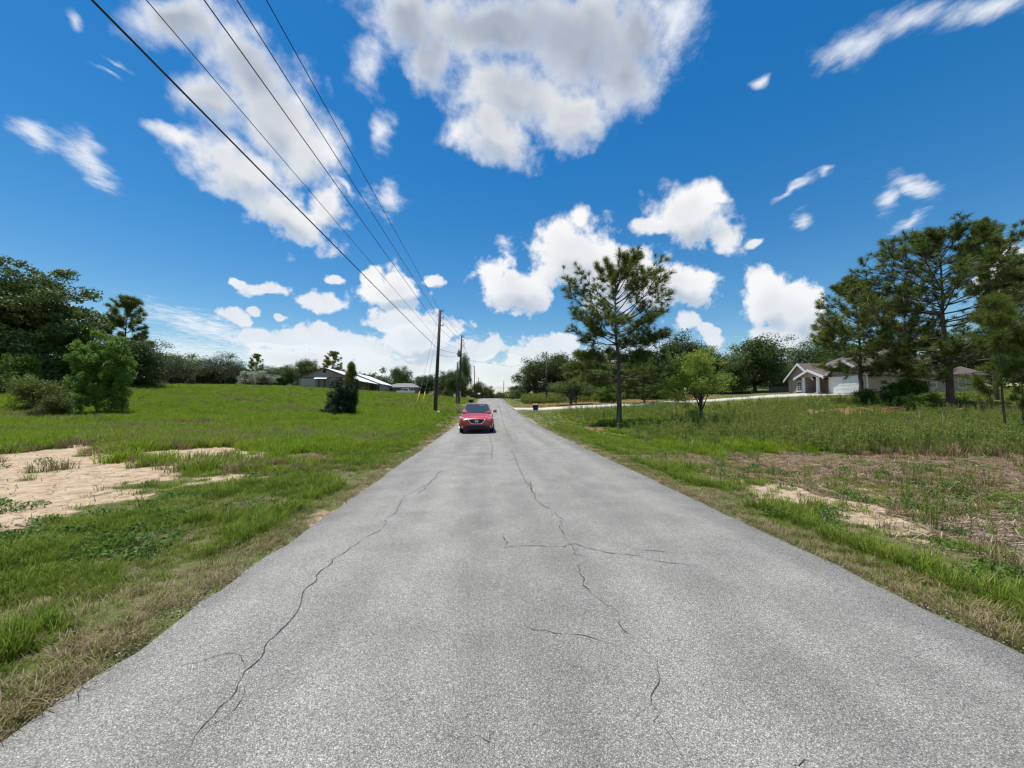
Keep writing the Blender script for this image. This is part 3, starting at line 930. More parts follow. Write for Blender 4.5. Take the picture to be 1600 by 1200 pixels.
arche('oak_a', lambda: broadleaf(101, 10, 11, 2.4, 95, .30, 150, flat=.7, lobes=7, skirt=.35), bark_oak, leaf_oak)
arche('oak_b', lambda: broadleaf(102, 10, 10, 2.0, 90, .30, 150, flat=.8, lobes=6, low=.3, skirt=.5), bark_oak, leaf_oak)
arche('oak_c', lambda: broadleaf(103, 10, 9, 1.8, 85, .28, 150, flat=.8, lobes=5, low=.4, skirt=.6), bark_oak, leaf_oak)
arche('oak_big', lambda: broadleaf(104, 14, 15, 2.6, 190, .30, 170, clump=(.05, .11), flat=.5, lobes=9, low=.5, skirt=.5), bark_oak, leaf_oak)
arche('grey_a', lambda: broadleaf(105, 9, 10, 1.2, 95, .26, 150, flat=.8, lobes=6, low=.6, skirt=.6), bark_oak, leaf_grey)
arche('bright', lambda: broadleaf(116, 5.5, 4.2, .9, 140, .15, 170, clump=(.06, .12), flat=.9, lobes=7, low=.1, skirt=.25, tr=.07), bark_oak, leaf_bright)
arche('oakling', lambda: broadleaf(107, 5.0, 4.6, 1.2, 125, .085, 200, clump=(.06, .13), flat=.8, lobes=8, tr=.085, skirt=.06), bark_oak, leaf_oakling)
arche('spread', lambda: broadleaf(108, 4.0, 7.0, 1.2, 80, .17, 150, clump=(.07, .13), flat=.6, lobes=7, tr=.16), bark_oak, leaf_oak)
arche('shrub', lambda: broadleaf(109, 2.0, 3.4, .35, 60, .11, 130, clump=(.09, .17), flat=.7, lobes=6, low=.4, tr=.03, skirt=.6), bark_oak, leaf_olive)
arche('bush', lambda: broadleaf(110, 2.0, 2.6, .3, 55, .11, 130, clump=(.09, .17), flat=.8, lobes=5, low=.4, tr=.03, skirt=.6), bark_oak, leaf_bright)
arche('bloom', lambda: broadleaf(111, 4.5, 8.5, .9, 80, .24, 140, clump=(.07, .12), flat=.7, lobes=7, low=.5, tr=.1, skirt=.6), bark_oak, leaf_bloom)
arche('cedar', lambda: broadleaf(112, 3.2, 3.2, .3, 90, .10, 210, clump=(.08, .15), flat=1.0, lobes=6, low=.6, tr=.05, skirt=.7), bark_oak, leaf_dark)
arche('pine_hero', lambda: pine(201, 11.6, 7.6, bare=.27, whorls=22, tuft=.34, needles=58, dens=1.05, nw=.017, prof=([0, .1, .22, .4, .6, .8, .93, 1], [.8, .85, .62, .98, 1.0, .82, .52, .2])), bark_pine, needle)
arche('pine_tall', lambda: pine(202, 16, 13, bare=.16, whorls=28, tuft=.46, needles=40, dens=.95, nw=.026, prof=([0, .2, .45, .7, .9, 1], [.85, 1.0, .95, .78, .5, .2])), bark_pine, needle)
arche('pine_mid', lambda: pine(203, 12, 8.5, bare=.25, whorls=22, tuft=.44, needles=46, dens=1.0, nw=.024), bark_pine, needle)
arche('pine_thin', lambda: pine(204, 16, 5.5, bare=.42, whorls=20, tuft=.45, needles=46, dens=1.0, nw=.026), bark_pine, needle)
arche('pine_far', lambda: pine(205, 14, 7, bare=.35, whorls=16, tuft=.6, needles=36, dens=.9, nw=.05), bark_pine, needle)
arche('pine_young', lambda: pine(206, 5.5, 2.6, bare=.28, whorls=9, tuft=.36, needles=56, dens=1.0, nw=.012, tr=.06), bark_pine, needle_y)
arche('pine_leader', lambda: pine(207, 3.0, 1.2, bare=.02, whorls=9, tuft=.30, needles=46, dens=1.3, nw=.014, tr=.04), bark_pine, needle)

TL = 'trees along the left field edge'; TB = 'trees behind the barn and far house'; TR_ = 'trees beyond the driveway'; TP_ = 'pines in front of the brick house'; TC = 'trees past the crest of the road'
plant('oak_tree', 'oak_big', 'huge dark spreading oak at the left edge of the picture', 'tree', TL, 62, 46, 413, 215, rz=1.0)
plant('oak_tree', 'oak_b', 'dark oak cut by the left picture edge beside the huge oak', 'tree', TL, -70, 46, 430, 190)
plant('pine_tree', 'pine_far', 'pine rising above the dark oaks right of the huge left oak', 'tree', TL, 186, 62, 458, 74)
plant('oak_tree', 'oak_b', 'rounded dark oak below the left pine, sloping down to field', 'tree', TL, 205, 56, 525, 96, rz=2.2)
plant('oak_tree', 'oak_c', 'dark oak directly behind the bright green young tree', 'tree', TL, 135, 60, 520, 110)
plant('oak_tree', 'oak_c', 'low dark oak filling the gap under the huge left oak', 'tree', TL, 30, 52, 545, 130, rz=4.0)
plant('leafy_tree', 'bright', 'bright green young tree standing alone in the left field', 'tree', None, 154, 29, 514, 84, rz=.6)
plant('shrub', 'shrub', 'olive shrub left of the bright green young tree', 'shrub', 'field shrubs', 70, 31, 584, 92)
plant('shrub', 'bush', 'small green bush at the left picture edge under the huge oak', 'shrub', 'field shrubs', 22, 40, 548, 62)
plant('shrub', 'shrub', 'low weedy olive shrub at the foot of the bright young tree', 'shrub', 'field shrubs', 82, 26, 614, 60)
plant('shrub', 'shrub', 'low pale shrub right of the bright young tree base', 'shrub', 'field shrubs', 225, 60, 588, 70)
plant('oak_tree', 'grey_a', 'grey green rounded tree next to the dark left oaks', 'tree', TL, 262, 86, 552, 78)
plant('oak_tree', 'oak_a', 'dark crowned tree behind the grey green rounded one', 'tree', TL, 285, 104, 548, 80)
plant('oak_tree', 'grey_a', 'tall grey green tree left of the white flowering one', 'tree', TL, 345, 98, 548, 74, rz=3.3)
plant('oak_tree', 'oak_c', 'low dark tree between the two grey green field-edge trees', 'tree', TL, 312, 96, 570, 60)
plant('pine_tree', 'pine_far', 'small far pine above the white flowering tree', 'tree', TL, 397, 122, 551, 26)
plant('flowering_tree', 'bloom', 'low dome-shaped tree covered in white blossom at field edge', 'tree', None, 400, 90, 578, 62)
plant('oak_tree', 'oak_c', 'low tree behind the right side of the white flowering one', 'tree', TL, 428, 112, 570, 60)
plant('oak_tree', 'oak_a', 'round tree touching the left end of the barn', 'tree', TB, 446, 116, 567, 52)
plant('oak_tree', 'oak_b', 'fluffy tree behind the left roof edge of the barn', 'tree', TB, 478, 126, 559, 52)
plant('oak_tree', 'oak_c', 'low dark tree in the gap before the white flowering one', 'tree', TL, 378, 112, 572, 56)
plant('pine_tree', 'pine_far', 'round-topped pine behind the barn ridge', 'tree', TB, 517, 140, 547, 36, rz=.3)
plant('oak_tree', 'oak_c', 'distant low tree right of the barn roof', 'tree', TB, 592, 150, 588, 52)
plant('oak_tree', 'oak_a', 'dark oak behind the grey roofed far house', 'tree', TB, 626, 142, 569, 44)
plant('oak_tree', 'oak_b', 'wide dark oak right of the grey roofed far house', 'tree', TB, 664, 136, 584, 52)
plant('oak_tree', 'oak_a', 'dense oak behind the near utility pole', 'tree', TB, 697, 100, 577, 46)
plant('leafy_tree', 'oak_c', 'tall narrow tree behind the pole with transformers', 'tree', TB, 726, 103, 548, 30, rz=.5)
plant('oak_tree', 'oak_b', 'dark tree low behind the pole with transformers', 'tree', TB, 714, 96, 575, 40)
plant('oak_tree', 'oak_c', 'tree left of the road where it tops the rise', 'tree', TC, 748, 135, 594, 40)
plant('oak_tree', 'oak_a', 'small round tree above the left road edge at the crest', 'tree', TC, 764, 150, 601, 26)
plant('oak_tree', 'oak_b', 'dark low tree straight ahead past the crest', 'tree', TC, 779, 190, 610, 34)
plant('oak_tree', 'oak_c', 'far dark tree left of the road gap', 'tree', TC, 757, 175, 608, 44)
plant('oak_tree', 'oak_b', 'low green tree right of the road at the crest', 'tree', TC, 806, 145, 600, 42)
plant('shrub', 'bush', 'green bush at the right road edge below the live oak', 'shrub', 'roadside shrubs', 808, 92, 607, 28)
plant('live_oak', 'oak_a', 'spreading live oak nearest the road on the right', 'tree', TR_, 836, 80, 556, 84, rz=1.9)
plant('oak_tree', 'oak_b', 'dark oak right of the roadside live oak', 'tree', TR_, 878, 82, 547, 84)
plant('oak_tree', 'oak_a', 'dark oak left of the lone tall pine, across the driveway', 'tree', TR_, 925, 78, 536, 92, rz=4.4)
plant('oak_tree', 'oak_c', 'low oak in the dark gap behind the lone tall pine', 'tree', TR_, 958, 70, 556, 90)
plant('oak_tree', 'oak_b', 'dark oak seen through the lone tall pine on its right', 'tree', TR_, 1005, 74, 540, 100, rz=5.2)
plant('oak_tree', 'oak_a', 'tall oak between lone pine and light green young oak', 'tree', TR_, 1062, 80, 516, 100)
plant('oak_tree', 'oak_c', 'oak behind the light green young oak', 'tree', TR_, 1110, 76, 540, 80, rz=2.8)
plant('oak_tree', 'oak_b', 'big dark oak left of the wooden fence', 'tree', TR_, 1180, 74, 523, 112, rz=.4)
plant('oak_tree', 'oak_c', 'low dark oak right behind the young oak crown', 'tree', TR_, 1140, 72, 550, 80)
plant('oak_tree', 'oak_c', 'dark oak standing just behind the wooden fence', 'tree', TR_, 1216, 86, 560, 70)
plant('leafy_tree', 'oak_a', 'loose leafy tree behind the gable of the brick house', 'tree', TR_, 1268, 88, 528, 92, rz=3.0)
plant('oak_tree', 'oak_b', 'tree behind the garage roof of the brick house', 'tree', TR_, 1340, 96, 540, 90)
plant('oak_tree', 'spread', 'low spreading oak with round shade beyond the driveway', 'tree', None, 892, 56, 590, 80, rz=.9)
plant('pine_tree', 'pine_hero', 'tall lone pine in the weeds right of the road', 'tree', None, 968, 24.5, 385, 192, rz=3.6)
plant('pine_tree', 'pine_mid', 'pine with bare trunk behind the lone tall pine', 'tree', TR_, 1007, 52, 560, 95, rz=2.0)
plant('pine_tree', 'pine_young', 'yellowish young pine left of the lone pine trunk', 'tree', TR_, 900, 58, 562, 60)
plant('oak_tree', 'oakling', 'light green young oak in the weeds right of lone pine', 'tree', None, 1094, 24, 541, 150, rz=1.1)
plant('pine_tree', 'pine_mid', 'pine standing before the white garage door', 'tree', TP_, 1346, 38, 424, 165, rz=.2)
plant('pine_tree', 'pine_tall', 'biggest pine, dense dark crown, in front of the house side', 'tree', TP_, 1484, 32, 338, 285, rz=1.4)
plant('pine_tree', 'pine_mid', 'bushy pine between the garage pine and the biggest pine', 'tree', TP_, 1420, 38, 432, 104, rz=3.9)
plant('pine_tree', 'pine_thin', 'slender pine with narrow top right of the biggest pine', 'tree', TP_, 1556, 36, 338, 84, rz=.9)
plant('pine_tree', 'pine_mid', 'pine cut by the right picture edge', 'tree', TP_, 1622, 38, 385, 115, rz=5.0)
plant('pine_tree', 'pine_young', 'young pale pine in the weeds near the right edge', 'tree', 'young pines in the weeds', 1568, 16, 450, 100, rz=.4)
plant('pine_tree', 'pine_young', 'thin young pine at the very right edge', 'tree', 'young pines in the weeds', 1597, 15.5, 520, 60, rz=2.4)
plant('shrub', 'bush', 'dark green bush in shade left of the biggest pine trunk', 'shrub', 'shrubs by the brick house', 1408, 36, 590, 70)
plant('shrub', 'bush', 'light green bush under the low boughs of the biggest pine', 'shrub', 'shrubs by the brick house', 1440, 30, 612, 50)
plant('shrub', 'shrub', 'shrub at the foot of the pine before the garage', 'shrub', 'shrubs by the brick house', 1362, 37, 604, 52)
plant('shrub', 'bush', 'bush with pale leaves left of the lone pine, past driveway', 'shrub', 'roadside shrubs', 950, 60, 600, 40)
plant('shrub', 'bush', 'green bush under the oaks right of lone pine', 'shrub', 'roadside shrubs', 1020, 62, 598, 50)
plant('shrub', 'shrub', 'rounded scrub at the roadside pole beyond the driveway', 'shrub', 'roadside shrubs', 846, 70, 612, 56)
plant('oak_tree', 'oak_b', 'tree behind the house right of the biggest pine', 'tree', TP_, 1560, 80, 520, 160)
plant('oak_tree', 'oak_a', 'tree at the right edge far behind the slender pine', 'tree', TP_, 1640, 70, 500, 150)

# dark cedar bush with a young pine leader growing through it
b_ = plant('cedar_bush', 'cedar', 'dense dark evergreen bush alone in the left field before barn', 'shrub', None, 531, 33, 588, 62, rz=.5)
plant('young_pine', 'pine_leader', 'thin pine spire growing out of the dark evergreen bush', 'tree', None, 547, 33.3, 561, 30, rz=.2)

# ------------------------------------------------------------------ utility poles and wires
insul = mat('insulator', (.22, .22, .23), .35, .1, 5)
def utility_pole(px, Y, top, label, r=0.15, pins=(0.15, 0.9, 1.75), side=1, transformers=False, lean=0.0, base_px=None):
    x = px_x(px, Y); g = hz(x, Y); zt = px_z(px, top, Y); h = zt - g
    o = empty('utility_pole', (x, Y, g))
    tag(o, label, 'utility pole', 'utility poles')
    dx = lean
    MB().tube([(0, 0, -.3), (dx * .5, 0, h * .5), (dx, 0, h)], [r * 1.15, r * .95, r * .72], 10).build('post', wood_pole, o, True)
    for dz in pins:
        z = h - dz
        br = MB().box((dx, -.03, z - .03), (dx + side * .34, .03, z + .03)).build('bracket', dark_metal, o)
        MB().tube([(dx + side * .32, 0, z + .03), (dx + side * .32, 0, z + .09), (dx + side * .32, 0, z + .13), (dx + side * .32, 0, z + .22)], [.03, .065, .05, .03], 8).build('insulator', insul, br)
    if transformers:
        for k in range(3):
            a = math.radians(150 + 40 * k)
            cx, cy = dx + .48 * math.cos(a) - .12 * k + .1, .48 * math.sin(a) * .8
            z = h - 3.1
            t = MB().tube([(cx, cy, z - .5), (cx, cy, z - .46), (cx, cy, z + .42), (cx, cy, z + .5)], [.17, .2, .2, .12], 10).build('transformer', galv_d, o, True)
            MB().tube([(cx, cy, z + .5), (cx, cy, z + .6), (cx, cy, z + .72)], [.05, .07, .03], 8).build('bushing', insul, t)
        MB().box((dx - .9, -.05, h - 3.2), (dx + .15, .05, h - 3.1)).build('crossarm', wood_pole, o)
        for k in range(3):
            z = h - .45 - .8 * k
            MB().tube([(dx + .05, 0, z), (dx + .3, 0, z + .12), (dx + .48, 0, z), (dx + .5, 0, z - .25)], .025, 6).build('cutout', dark_metal, o)
    return o, (x + dx, Y, g, zt)
galv_d = mat('transformer_grey', (.16, .17, .18), .5, .1, 4)
P1, p1 = utility_pole(680, 42, 484, 'near tall wooden utility pole in the left verge', .19, lean=.45)
P2, p2 = utility_pole(717, 64, 524, 'utility pole carrying three transformers, second along the road', .17, transformers=True, lean=.4)
P2b, p2b = utility_pole(713.5, 63, 566, 'shorter post standing close against the transformer pole', .14, pins=(), lean=.1)
MB().box((.1, -.16, 1.2), (.28, .1, 2.2)).build('meter_box', galv, P2)
P3, p3 = utility_pole(741, 118, 572, 'third utility pole on the left, near the crest', .15, side=-1)
P4, p4 = utility_pole(747.5, 160, 590, 'farthest left utility pole beyond the crest', .15)
P5, p5 = utility_pole(854, 68, 556, 'utility pole on the right before the live oaks', .14, pins=(.2,))
P6, p6 = utility_pole(787, 170, 595, 'far utility pole right of the road beyond the crest', .15)

wire_m = mat('wire', (.022, .022, .024), .5, .1, 10)
def wire(pts, r, label, sag=0.25, sags=None):
    P = []
    for i, (a, b) in enumerate(zip(pts[:-1], pts[1:])):
        a = np.array(a); b = np.array(b)
        n = 24
        s = sags[i] if sags else sag
        for k in range(n + (i == len(pts) - 2)):
            t = k / n
            P.append(a + (b - a) * t - np.array([0, 0, 4 * s * t * (1 - t)]))
    V, F = tubes_np([(np.array(P), np.full(len(P), r))], 6)
    o = obj_np('overhead_wire', V, F, wire_m, smooth=True)
    return tag(o, label, 'wire', 'overhead wires along the road')
def wpt(pxx, pyy, Y): return (px_x(pxx, Y, pyy), Y, px_z(pxx, pyy, Y))
def back(pt, px0, py0):
    """same height and line, carried back over the camera through the photo point (px0, row 0)"""
    r = ray(px0, py0); t = (pt[2] - CAMZ) / r[2]
    q = np.array([r[0] * t, r[1] * t, pt[2]]); d = q - np.array(pt)
    return tuple(np.array(pt) + d * (1 + 18 / np.linalg.norm(d)))
W = [((155, 0), 545, .019, 'thick lowest cable overhead, leftmost at the picture top', 553),
     ((237, 0), 530, .009, 'thin wire next above the thick lowest cable', 546),
     ((325, 0), 514, .014, 'third overhead wire from the left at the picture top', 540),
     ((375, 0), 499, .014, 'fourth overhead wire from the left at the picture top', 533),
     ((420, 0), 486, .014, 'uppermost overhead wire, rightmost of the five at the picture top', 526)]
for (a, y1, r, lab, y2) in W:
    q1 = wpt(688 if y1 < 520 else 684, y1, 42); q0 = back(q1, *a)
    q2 = wpt(721, y2, 64); q3 = wpt(741, 575 + (y2 - 526) * .5, 118); q4 = wpt(748, 592 + (y2 - 526) * .3, 160)
    wire([q0, q1, q2, q3, q4], r, lab, sags=[.12, .1, .5, .3])
wire([wpt(721, 560, 64), wpt(800, 573, 66), wpt(854, 558, 68)], .014, 'wire crossing the road from transformer pole to right pole', .1)
wire([wpt(684, 553, 42), wpt(712, 556, 64)], .014, 'drooping cable between the near pole and the transformers', .25)

# guy wires with yellow guards
yellow = mat('yellow_guard', (.62, .42, .03), .5, .12, 6)
def guy(px, lab, top_row):
    Yb = 41.0; x = px_x(px, Yb); g = hz(x, Yb)
    o = empty('guy_wire', (x, Yb, g)); tag(o, lab, 'guy wire', 'guy wires of the near pole')
    top = np.array(wpt(683.5, top_row, 42)) - np.array([x, Yb, g])
    n = top / np.linalg.norm(top)
    MB().tube([(0, 0, -.15), tuple(top)], .012, 6).build('cable', galv, o)
    MB().tube([tuple(n * .02), tuple(n * 2.3)], .045, 8).build('guard', yellow, o, True)
    MB().tube([(-.02, 0, -.2), (-.01, 0, .06)], .035, 6).build('anchor', dark_metal, o)
guy(648, 'guy wire with yellow guard farther from the near pole', 500)
guy(657.5, 'guy wire with yellow guard closer to the near pole', 520)

# ------------------------------------------------------------------ barn (axis parallel to the road)
tan_metal = mat('tan_metal_siding', (.34, .275, .215), .6, .08, 1.2, .25, 8, stretch=(6, 6, .2))
tan_door = mat('beige_roll_door', (.52, .45, .36), .6, .06, 2)
brown_trim = mat('brown_trim', (.10, .075, .058), .7, .15, 3)
white_metal = mat('white_roof_metal', (.82, .83, .84), .35, .04, 1.5, .15, 6, spec=.5)
def barn():
    Y = 100.0
    x0 = px_x(464, Y); xr = px_x(506, Y); x1 = xr + (xr - x0); xl = px_x(562, Y)
    g = hz(xr, Y) + .05
    o = empty('barn', (xr, Y, g)); tag(o, 'tan metal barn with white roof across the left field', 'barn')
    he = px_z(464, 590, Y) - g; hp = px_z(506, 575, Y) - g
    wL = x0 - xr; wR = x1 - xr; wX = xl - xr; D = 24
    hx = hp - (hp - he) * wX / wR                       # roof carried on down over the lean-to
    MB().prism([(wL, 0, -.6), (wR, 0, -.6), (wR, 0, he), (0, 0, hp), (wL, 0, he)], (0, D, 0)).build('wall', tan_metal, o)
    sl = lambda x: hp - (hp - he) * abs(x) / wR
    def slab(xa, xb, name, m):
        t = .14
        MB().prism([(xa, -.5, sl(xa) + .02), (xb, -.5, sl(xb) + .02), (xb, -.5, sl(xb) + t), (xa, -.5, sl(xa) + t)], (0, D + 1, 0)).build(name, m, o)
    slab(wL - .5, 0, 'roof_slope', white_metal); slab(0.0, wX + .3, 'roof_slope', white_metal)
    for xa, xb in ((wL - .5, 0), (0, wX + .3)):
        MB().prism([(xa, -.56, sl(xa) - .16), (xb, -.56, sl(xb) - .16), (xb, -.56, sl(xb) + .17), (xa, -.56, sl(xa) + .17)], (0, .055, 0)).build('rake_trim', brown_trim, o)
    # lean-to posts and its dark back
    for k in range(5):
        MB().box((wX - .12, .2 + k * 5.6, -.8), (wX + .12, .45 + k * 5.6, hx - .02)).build('post', brown_trim, o)
    # big roll door, trims, walk door with awning, round vent
    dx0 = px_x(470, Y) - xr; dx1 = px_x(492, Y) - xr; dz = px_z(480, 592, Y) - g
    d = MB().box((dx0, -.06, -.3), (dx1, -.01, dz)).build('roll_door', tan_door, o)
    for k in range(7): MB().box((dx0 + .05, -.085, .1 + k * (dz - .15) / 7), (dx1 - .05, -.062, .06 + (k + .93) * (dz - .15) / 7)).build('slat', tan_door, d)
    for xx in (464.6, 497.5, 507): MB().box((px_x(xx, Y) - xr - .14, -.1, -.5), (px_x(xx, Y) - xr + .14, -.005, he + .2)).build('trim', brown_trim, o)
    MB().box((wL, -.07, he - .05), (wR, -.004, he + .06)).build('trim', brown_trim, o)
    a0 = px_x(493, Y) - xr; a1 = px_x(512.5, Y) - xr; az = px_z(500, 589.5, Y) - g
    MB().prism([(a0, -1.4, az - .42), (a0, -.01, az + .16), (a0, -.01, az + .08), (a0, -1.4, az - .50)], (a1 - a0, 0, 0)).build('awning', white_metal, o)
    w = MB().box((px_x(499, Y) - xr, -.07, -.3), (px_x(505.5, Y) - xr, -.012, az - .45)).build('door', mat('door_tan', (.27, .24, .2), .6, .1), o)
    MB().box((px_x(504.3, Y) - xr, -.12, .9), (px_x(505, Y) - xr, -.072, 1.1)).build('handle', dark_metal, w)
    vz = px_z(506, 580, Y) - g
    MB().tube([(0, -.08, vz), (0, -.01, vz)], .42, 16).build('vent', black_paint, o)
    # second wing to the right, set back
    Yw = 16.0; xw0 = px_x(545, Y + Yw) - xr; xw1 = px_x(596, Y + Yw) - xr; xp = px_x(553, Y + Yw) - xr
    hw = px_z(553, 583.5, Y + Yw) - g; hw1 = px_z(594, 600.5, Y + Yw) - g
    MB().prism([(xw0, Yw, -1.2), (xw1 - .6, Yw, -1.2), (xw1 - .6, Yw, hw1 - .05), (xp, Yw, hw - .1), (xw0, Yw, hw - .35)], (0, 14, 0)).build('wing_wall', tan_metal, o)
    MB().prism([(xp, Yw - .6, hw - .02), (xw1, Yw - .6, hw1), (xw1, Yw - .6, hw1 + .15), (xp, Yw - .6, hw + .13)], (0, 15.5, 0)).build('roof_slope', white_metal, o)
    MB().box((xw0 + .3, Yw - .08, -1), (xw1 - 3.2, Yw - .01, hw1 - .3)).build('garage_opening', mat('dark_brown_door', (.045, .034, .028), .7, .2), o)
    for k in range(3): MB().box((xw1 - 2.8 + k * .95, Yw - .12, -1), (xw1 - 2.5 + k * .95, Yw - .02, hw1 - .12)).build('trim', brown_trim, o)
barn()

# grey roofed far house and white pickup
grey_shingle = mat('grey_shingle', (.19, .185, .18), .9, .18, 3, .4, 20)
def far_house():
    Y = 128.0; xa = px_x(597, Y); xb = px_x(655, Y); xm = (xa + xb) / 2
    g = hz(xm, Y); o = empty('far_house', (xm, Y, g)); tag(o, 'low house with grey hip roof right of the barn', 'house')
    w = (xb - xa) / 2; he = max(px_z(620, 606, Y) - g, 2.2); hp = px_z(630, 598.5, Y) - g
    hp = max(hp, he + 1.5)
    MB().box((-w + .5, 0, -.6), (w - .5, 9, he)).build('wall', mat('far_wall', (.2, .17, .14), .8, .1), o)
    m = MB(); z0 = he - .05
    c = [(-w, -.6, z0), (w, -.6, z0), (w, 9.6, z0), (-w, 9.6, z0)]; r0, r1 = (-w * .35, 4.5, hp), (w * .55, 4.5, hp)
    m.poly([c[0], c[1], r1, r0]).poly([c[2], c[3], r0, r1]).poly([c[1], c[2], r1]).poly([c[3], c[0], r0]).poly(c[::-1])
    m.build('roof', grey_shingle, o)
    for xx in (-w * .5, w * .1, w * .6):
        f = MB().box((xx - .6, -.07, .9), (xx + .6, -.01, 2.0)).build('window', white_paint, o)
        MB().box((xx - .5, -.1, 1.0), (xx + .5, -.072, 1.9)).build('pane', glass_dark, f)
far_house()

# ------------------------------------------------------------------ wheels shared by the vehicles
rubber = mat('rubber', (.02, .02, .02), .85, .15, 12)
alloy = mat('alloy', (.5, .5, .52), .3, .05, 5, metal=.8)
def wheel(parent, x, y, r, w):
    h = MB().tube([(x - w / 2, y, r), (x + w / 2, y, r)], r * .62, 20).build('wheel', dark_metal, parent)
    ring = [(x + s * w / 2 * k, y, r) for s, k in ((-1, .72), (-1, 1.0), (1, 1.0), (1, .72))]
    MB().tube([(x - w * .5, y, r), (x - w * .38, y, r), (x + w * .38, y, r), (x + w * .5, y, r)], [r * .9, r, r, r * .9], 22).build('tyre', rubber, h, True)
    s = 1 if x > 0 else -1
    m = MB()
    m.tube([(x + s * w * .502, y, r), (x + s * w * .56, y, r)], [r * .2, r * .17], 12)
    for k in range(5):
        a = k * 2 * math.pi / 5
        m.tube([(x + s * w * .52, y, r), (x + s * w * .53, y + math.cos(a) * r * .62, r + math.sin(a) * r * .62)], [r * .09, r * .06], 6)
    m.tube([(x + s * w * .501, y, r), (x + s * w * .53, y, r)], [r * .66, r * .64], 22)
    m.build('rim', alloy, h)

def pickup():
    Y = 118.0; x = px_x(634, Y); g = hz(x, Y)
    o = empty('pickup_truck', (x, Y, g), math.radians(-84)); tag(o, 'white pickup truck parked by the grey roofed house', 'truck')
    wp = mat('white_car_paint', (.78, .79, .8), .3, .03, 3, coat=.5)
    b = MB()
    b.prism([(-.95, -2.7, .45), (-.95, -2.7, 1.0), (-.95, -1.2, 1.12), (-.95, 2.7, 1.12), (-.95, 2.7, .5)], (1.9, 0, 0)); b.build('body', wp, o, bevel=.06)
    b = MB(); b.prism([(-.85, -1.3, 1.1), (-.85, -.7, 1.8), (-.85, .7, 1.85), (-.85, .95, 1.1)], (1.7, 0, 0)); c = b.build('cab', wp, o, bevel=.06)
    for s in (-1, 1):
        MB().prism([(s * .86, -1.05, 1.16), (s * .86, -.6, 1.7), (s * .86, .6, 1.74), (s * .86, .75, 1.16)], (s * .015, 0, 0)).build('side_window', glass_dark, c)
    MB().prism([(-.75, -1.26, 1.2), (.75, -1.26, 1.2), (.7, -.8, 1.72), (-.7, -.8, 1.72)], (0, -.03, .02)).build('windshield', glass_dark, c)
    MB().box((-.8, .96, 1.12), (.8, 2.6, 1.14)).build('bed_liner', black_paint, o)
    MB().box((-.9, -2.82, .45), (.9, -2.71, .7)).build('bumper', alloy, o)
    for s in (-.8, .8):
        for yy in (-1.75, 1.7): wheel(o, s, yy, .4, .26)
pickup()

# ------------------------------------------------------------------ brick house on the right: front faces the road, side faces the camera
brick = bpy.data.materials.new('tan_brick'); brick.use_nodes = True
def _brick():
    nt = brick.node_tree; N, L = nt.nodes, nt.links
    tc = N.new('ShaderNodeTexCoord'); b = N['Principled BSDF']; b.inputs['Roughness'].default_value = .9
    sx = N.new('ShaderNodeSeparateXYZ'); L.new(tc.outputs['Object'], sx.inputs[0])
    ad = N.new('ShaderNodeMath'); L.new(sx.outputs[0], ad.inputs[0]); L.new(sx.outputs[1], ad.inputs[1])
    cb = N.new('ShaderNodeCombineXYZ'); L.new(ad.outputs[0], cb.inputs[0]); L.new(sx.outputs[2], cb.inputs[1])
    t = N.new('ShaderNodeTexBrick'); L.new(cb.outputs[0], t.inputs['Vector'])
    t.inputs['Color1'].default_value = (.46, .335, .25, 1); t.inputs['Color2'].default_value = (.39, .28, .205, 1); t.inputs['Mortar'].default_value = (.46, .40, .34, 1)
    t.inputs['Scale'].default_value = 1.0; t.inputs['Brick Width'].default_value = .21; t.inputs['Row Height'].default_value = .075; t.inputs['Mortar Size'].default_value = .008
    L.new(t.outputs['Color'], b.inputs['Base Color'])
_brick()
brown_shingle = mat('brown_shingle', (.135, .105, .090), .92, .22, 3, .5, 22)
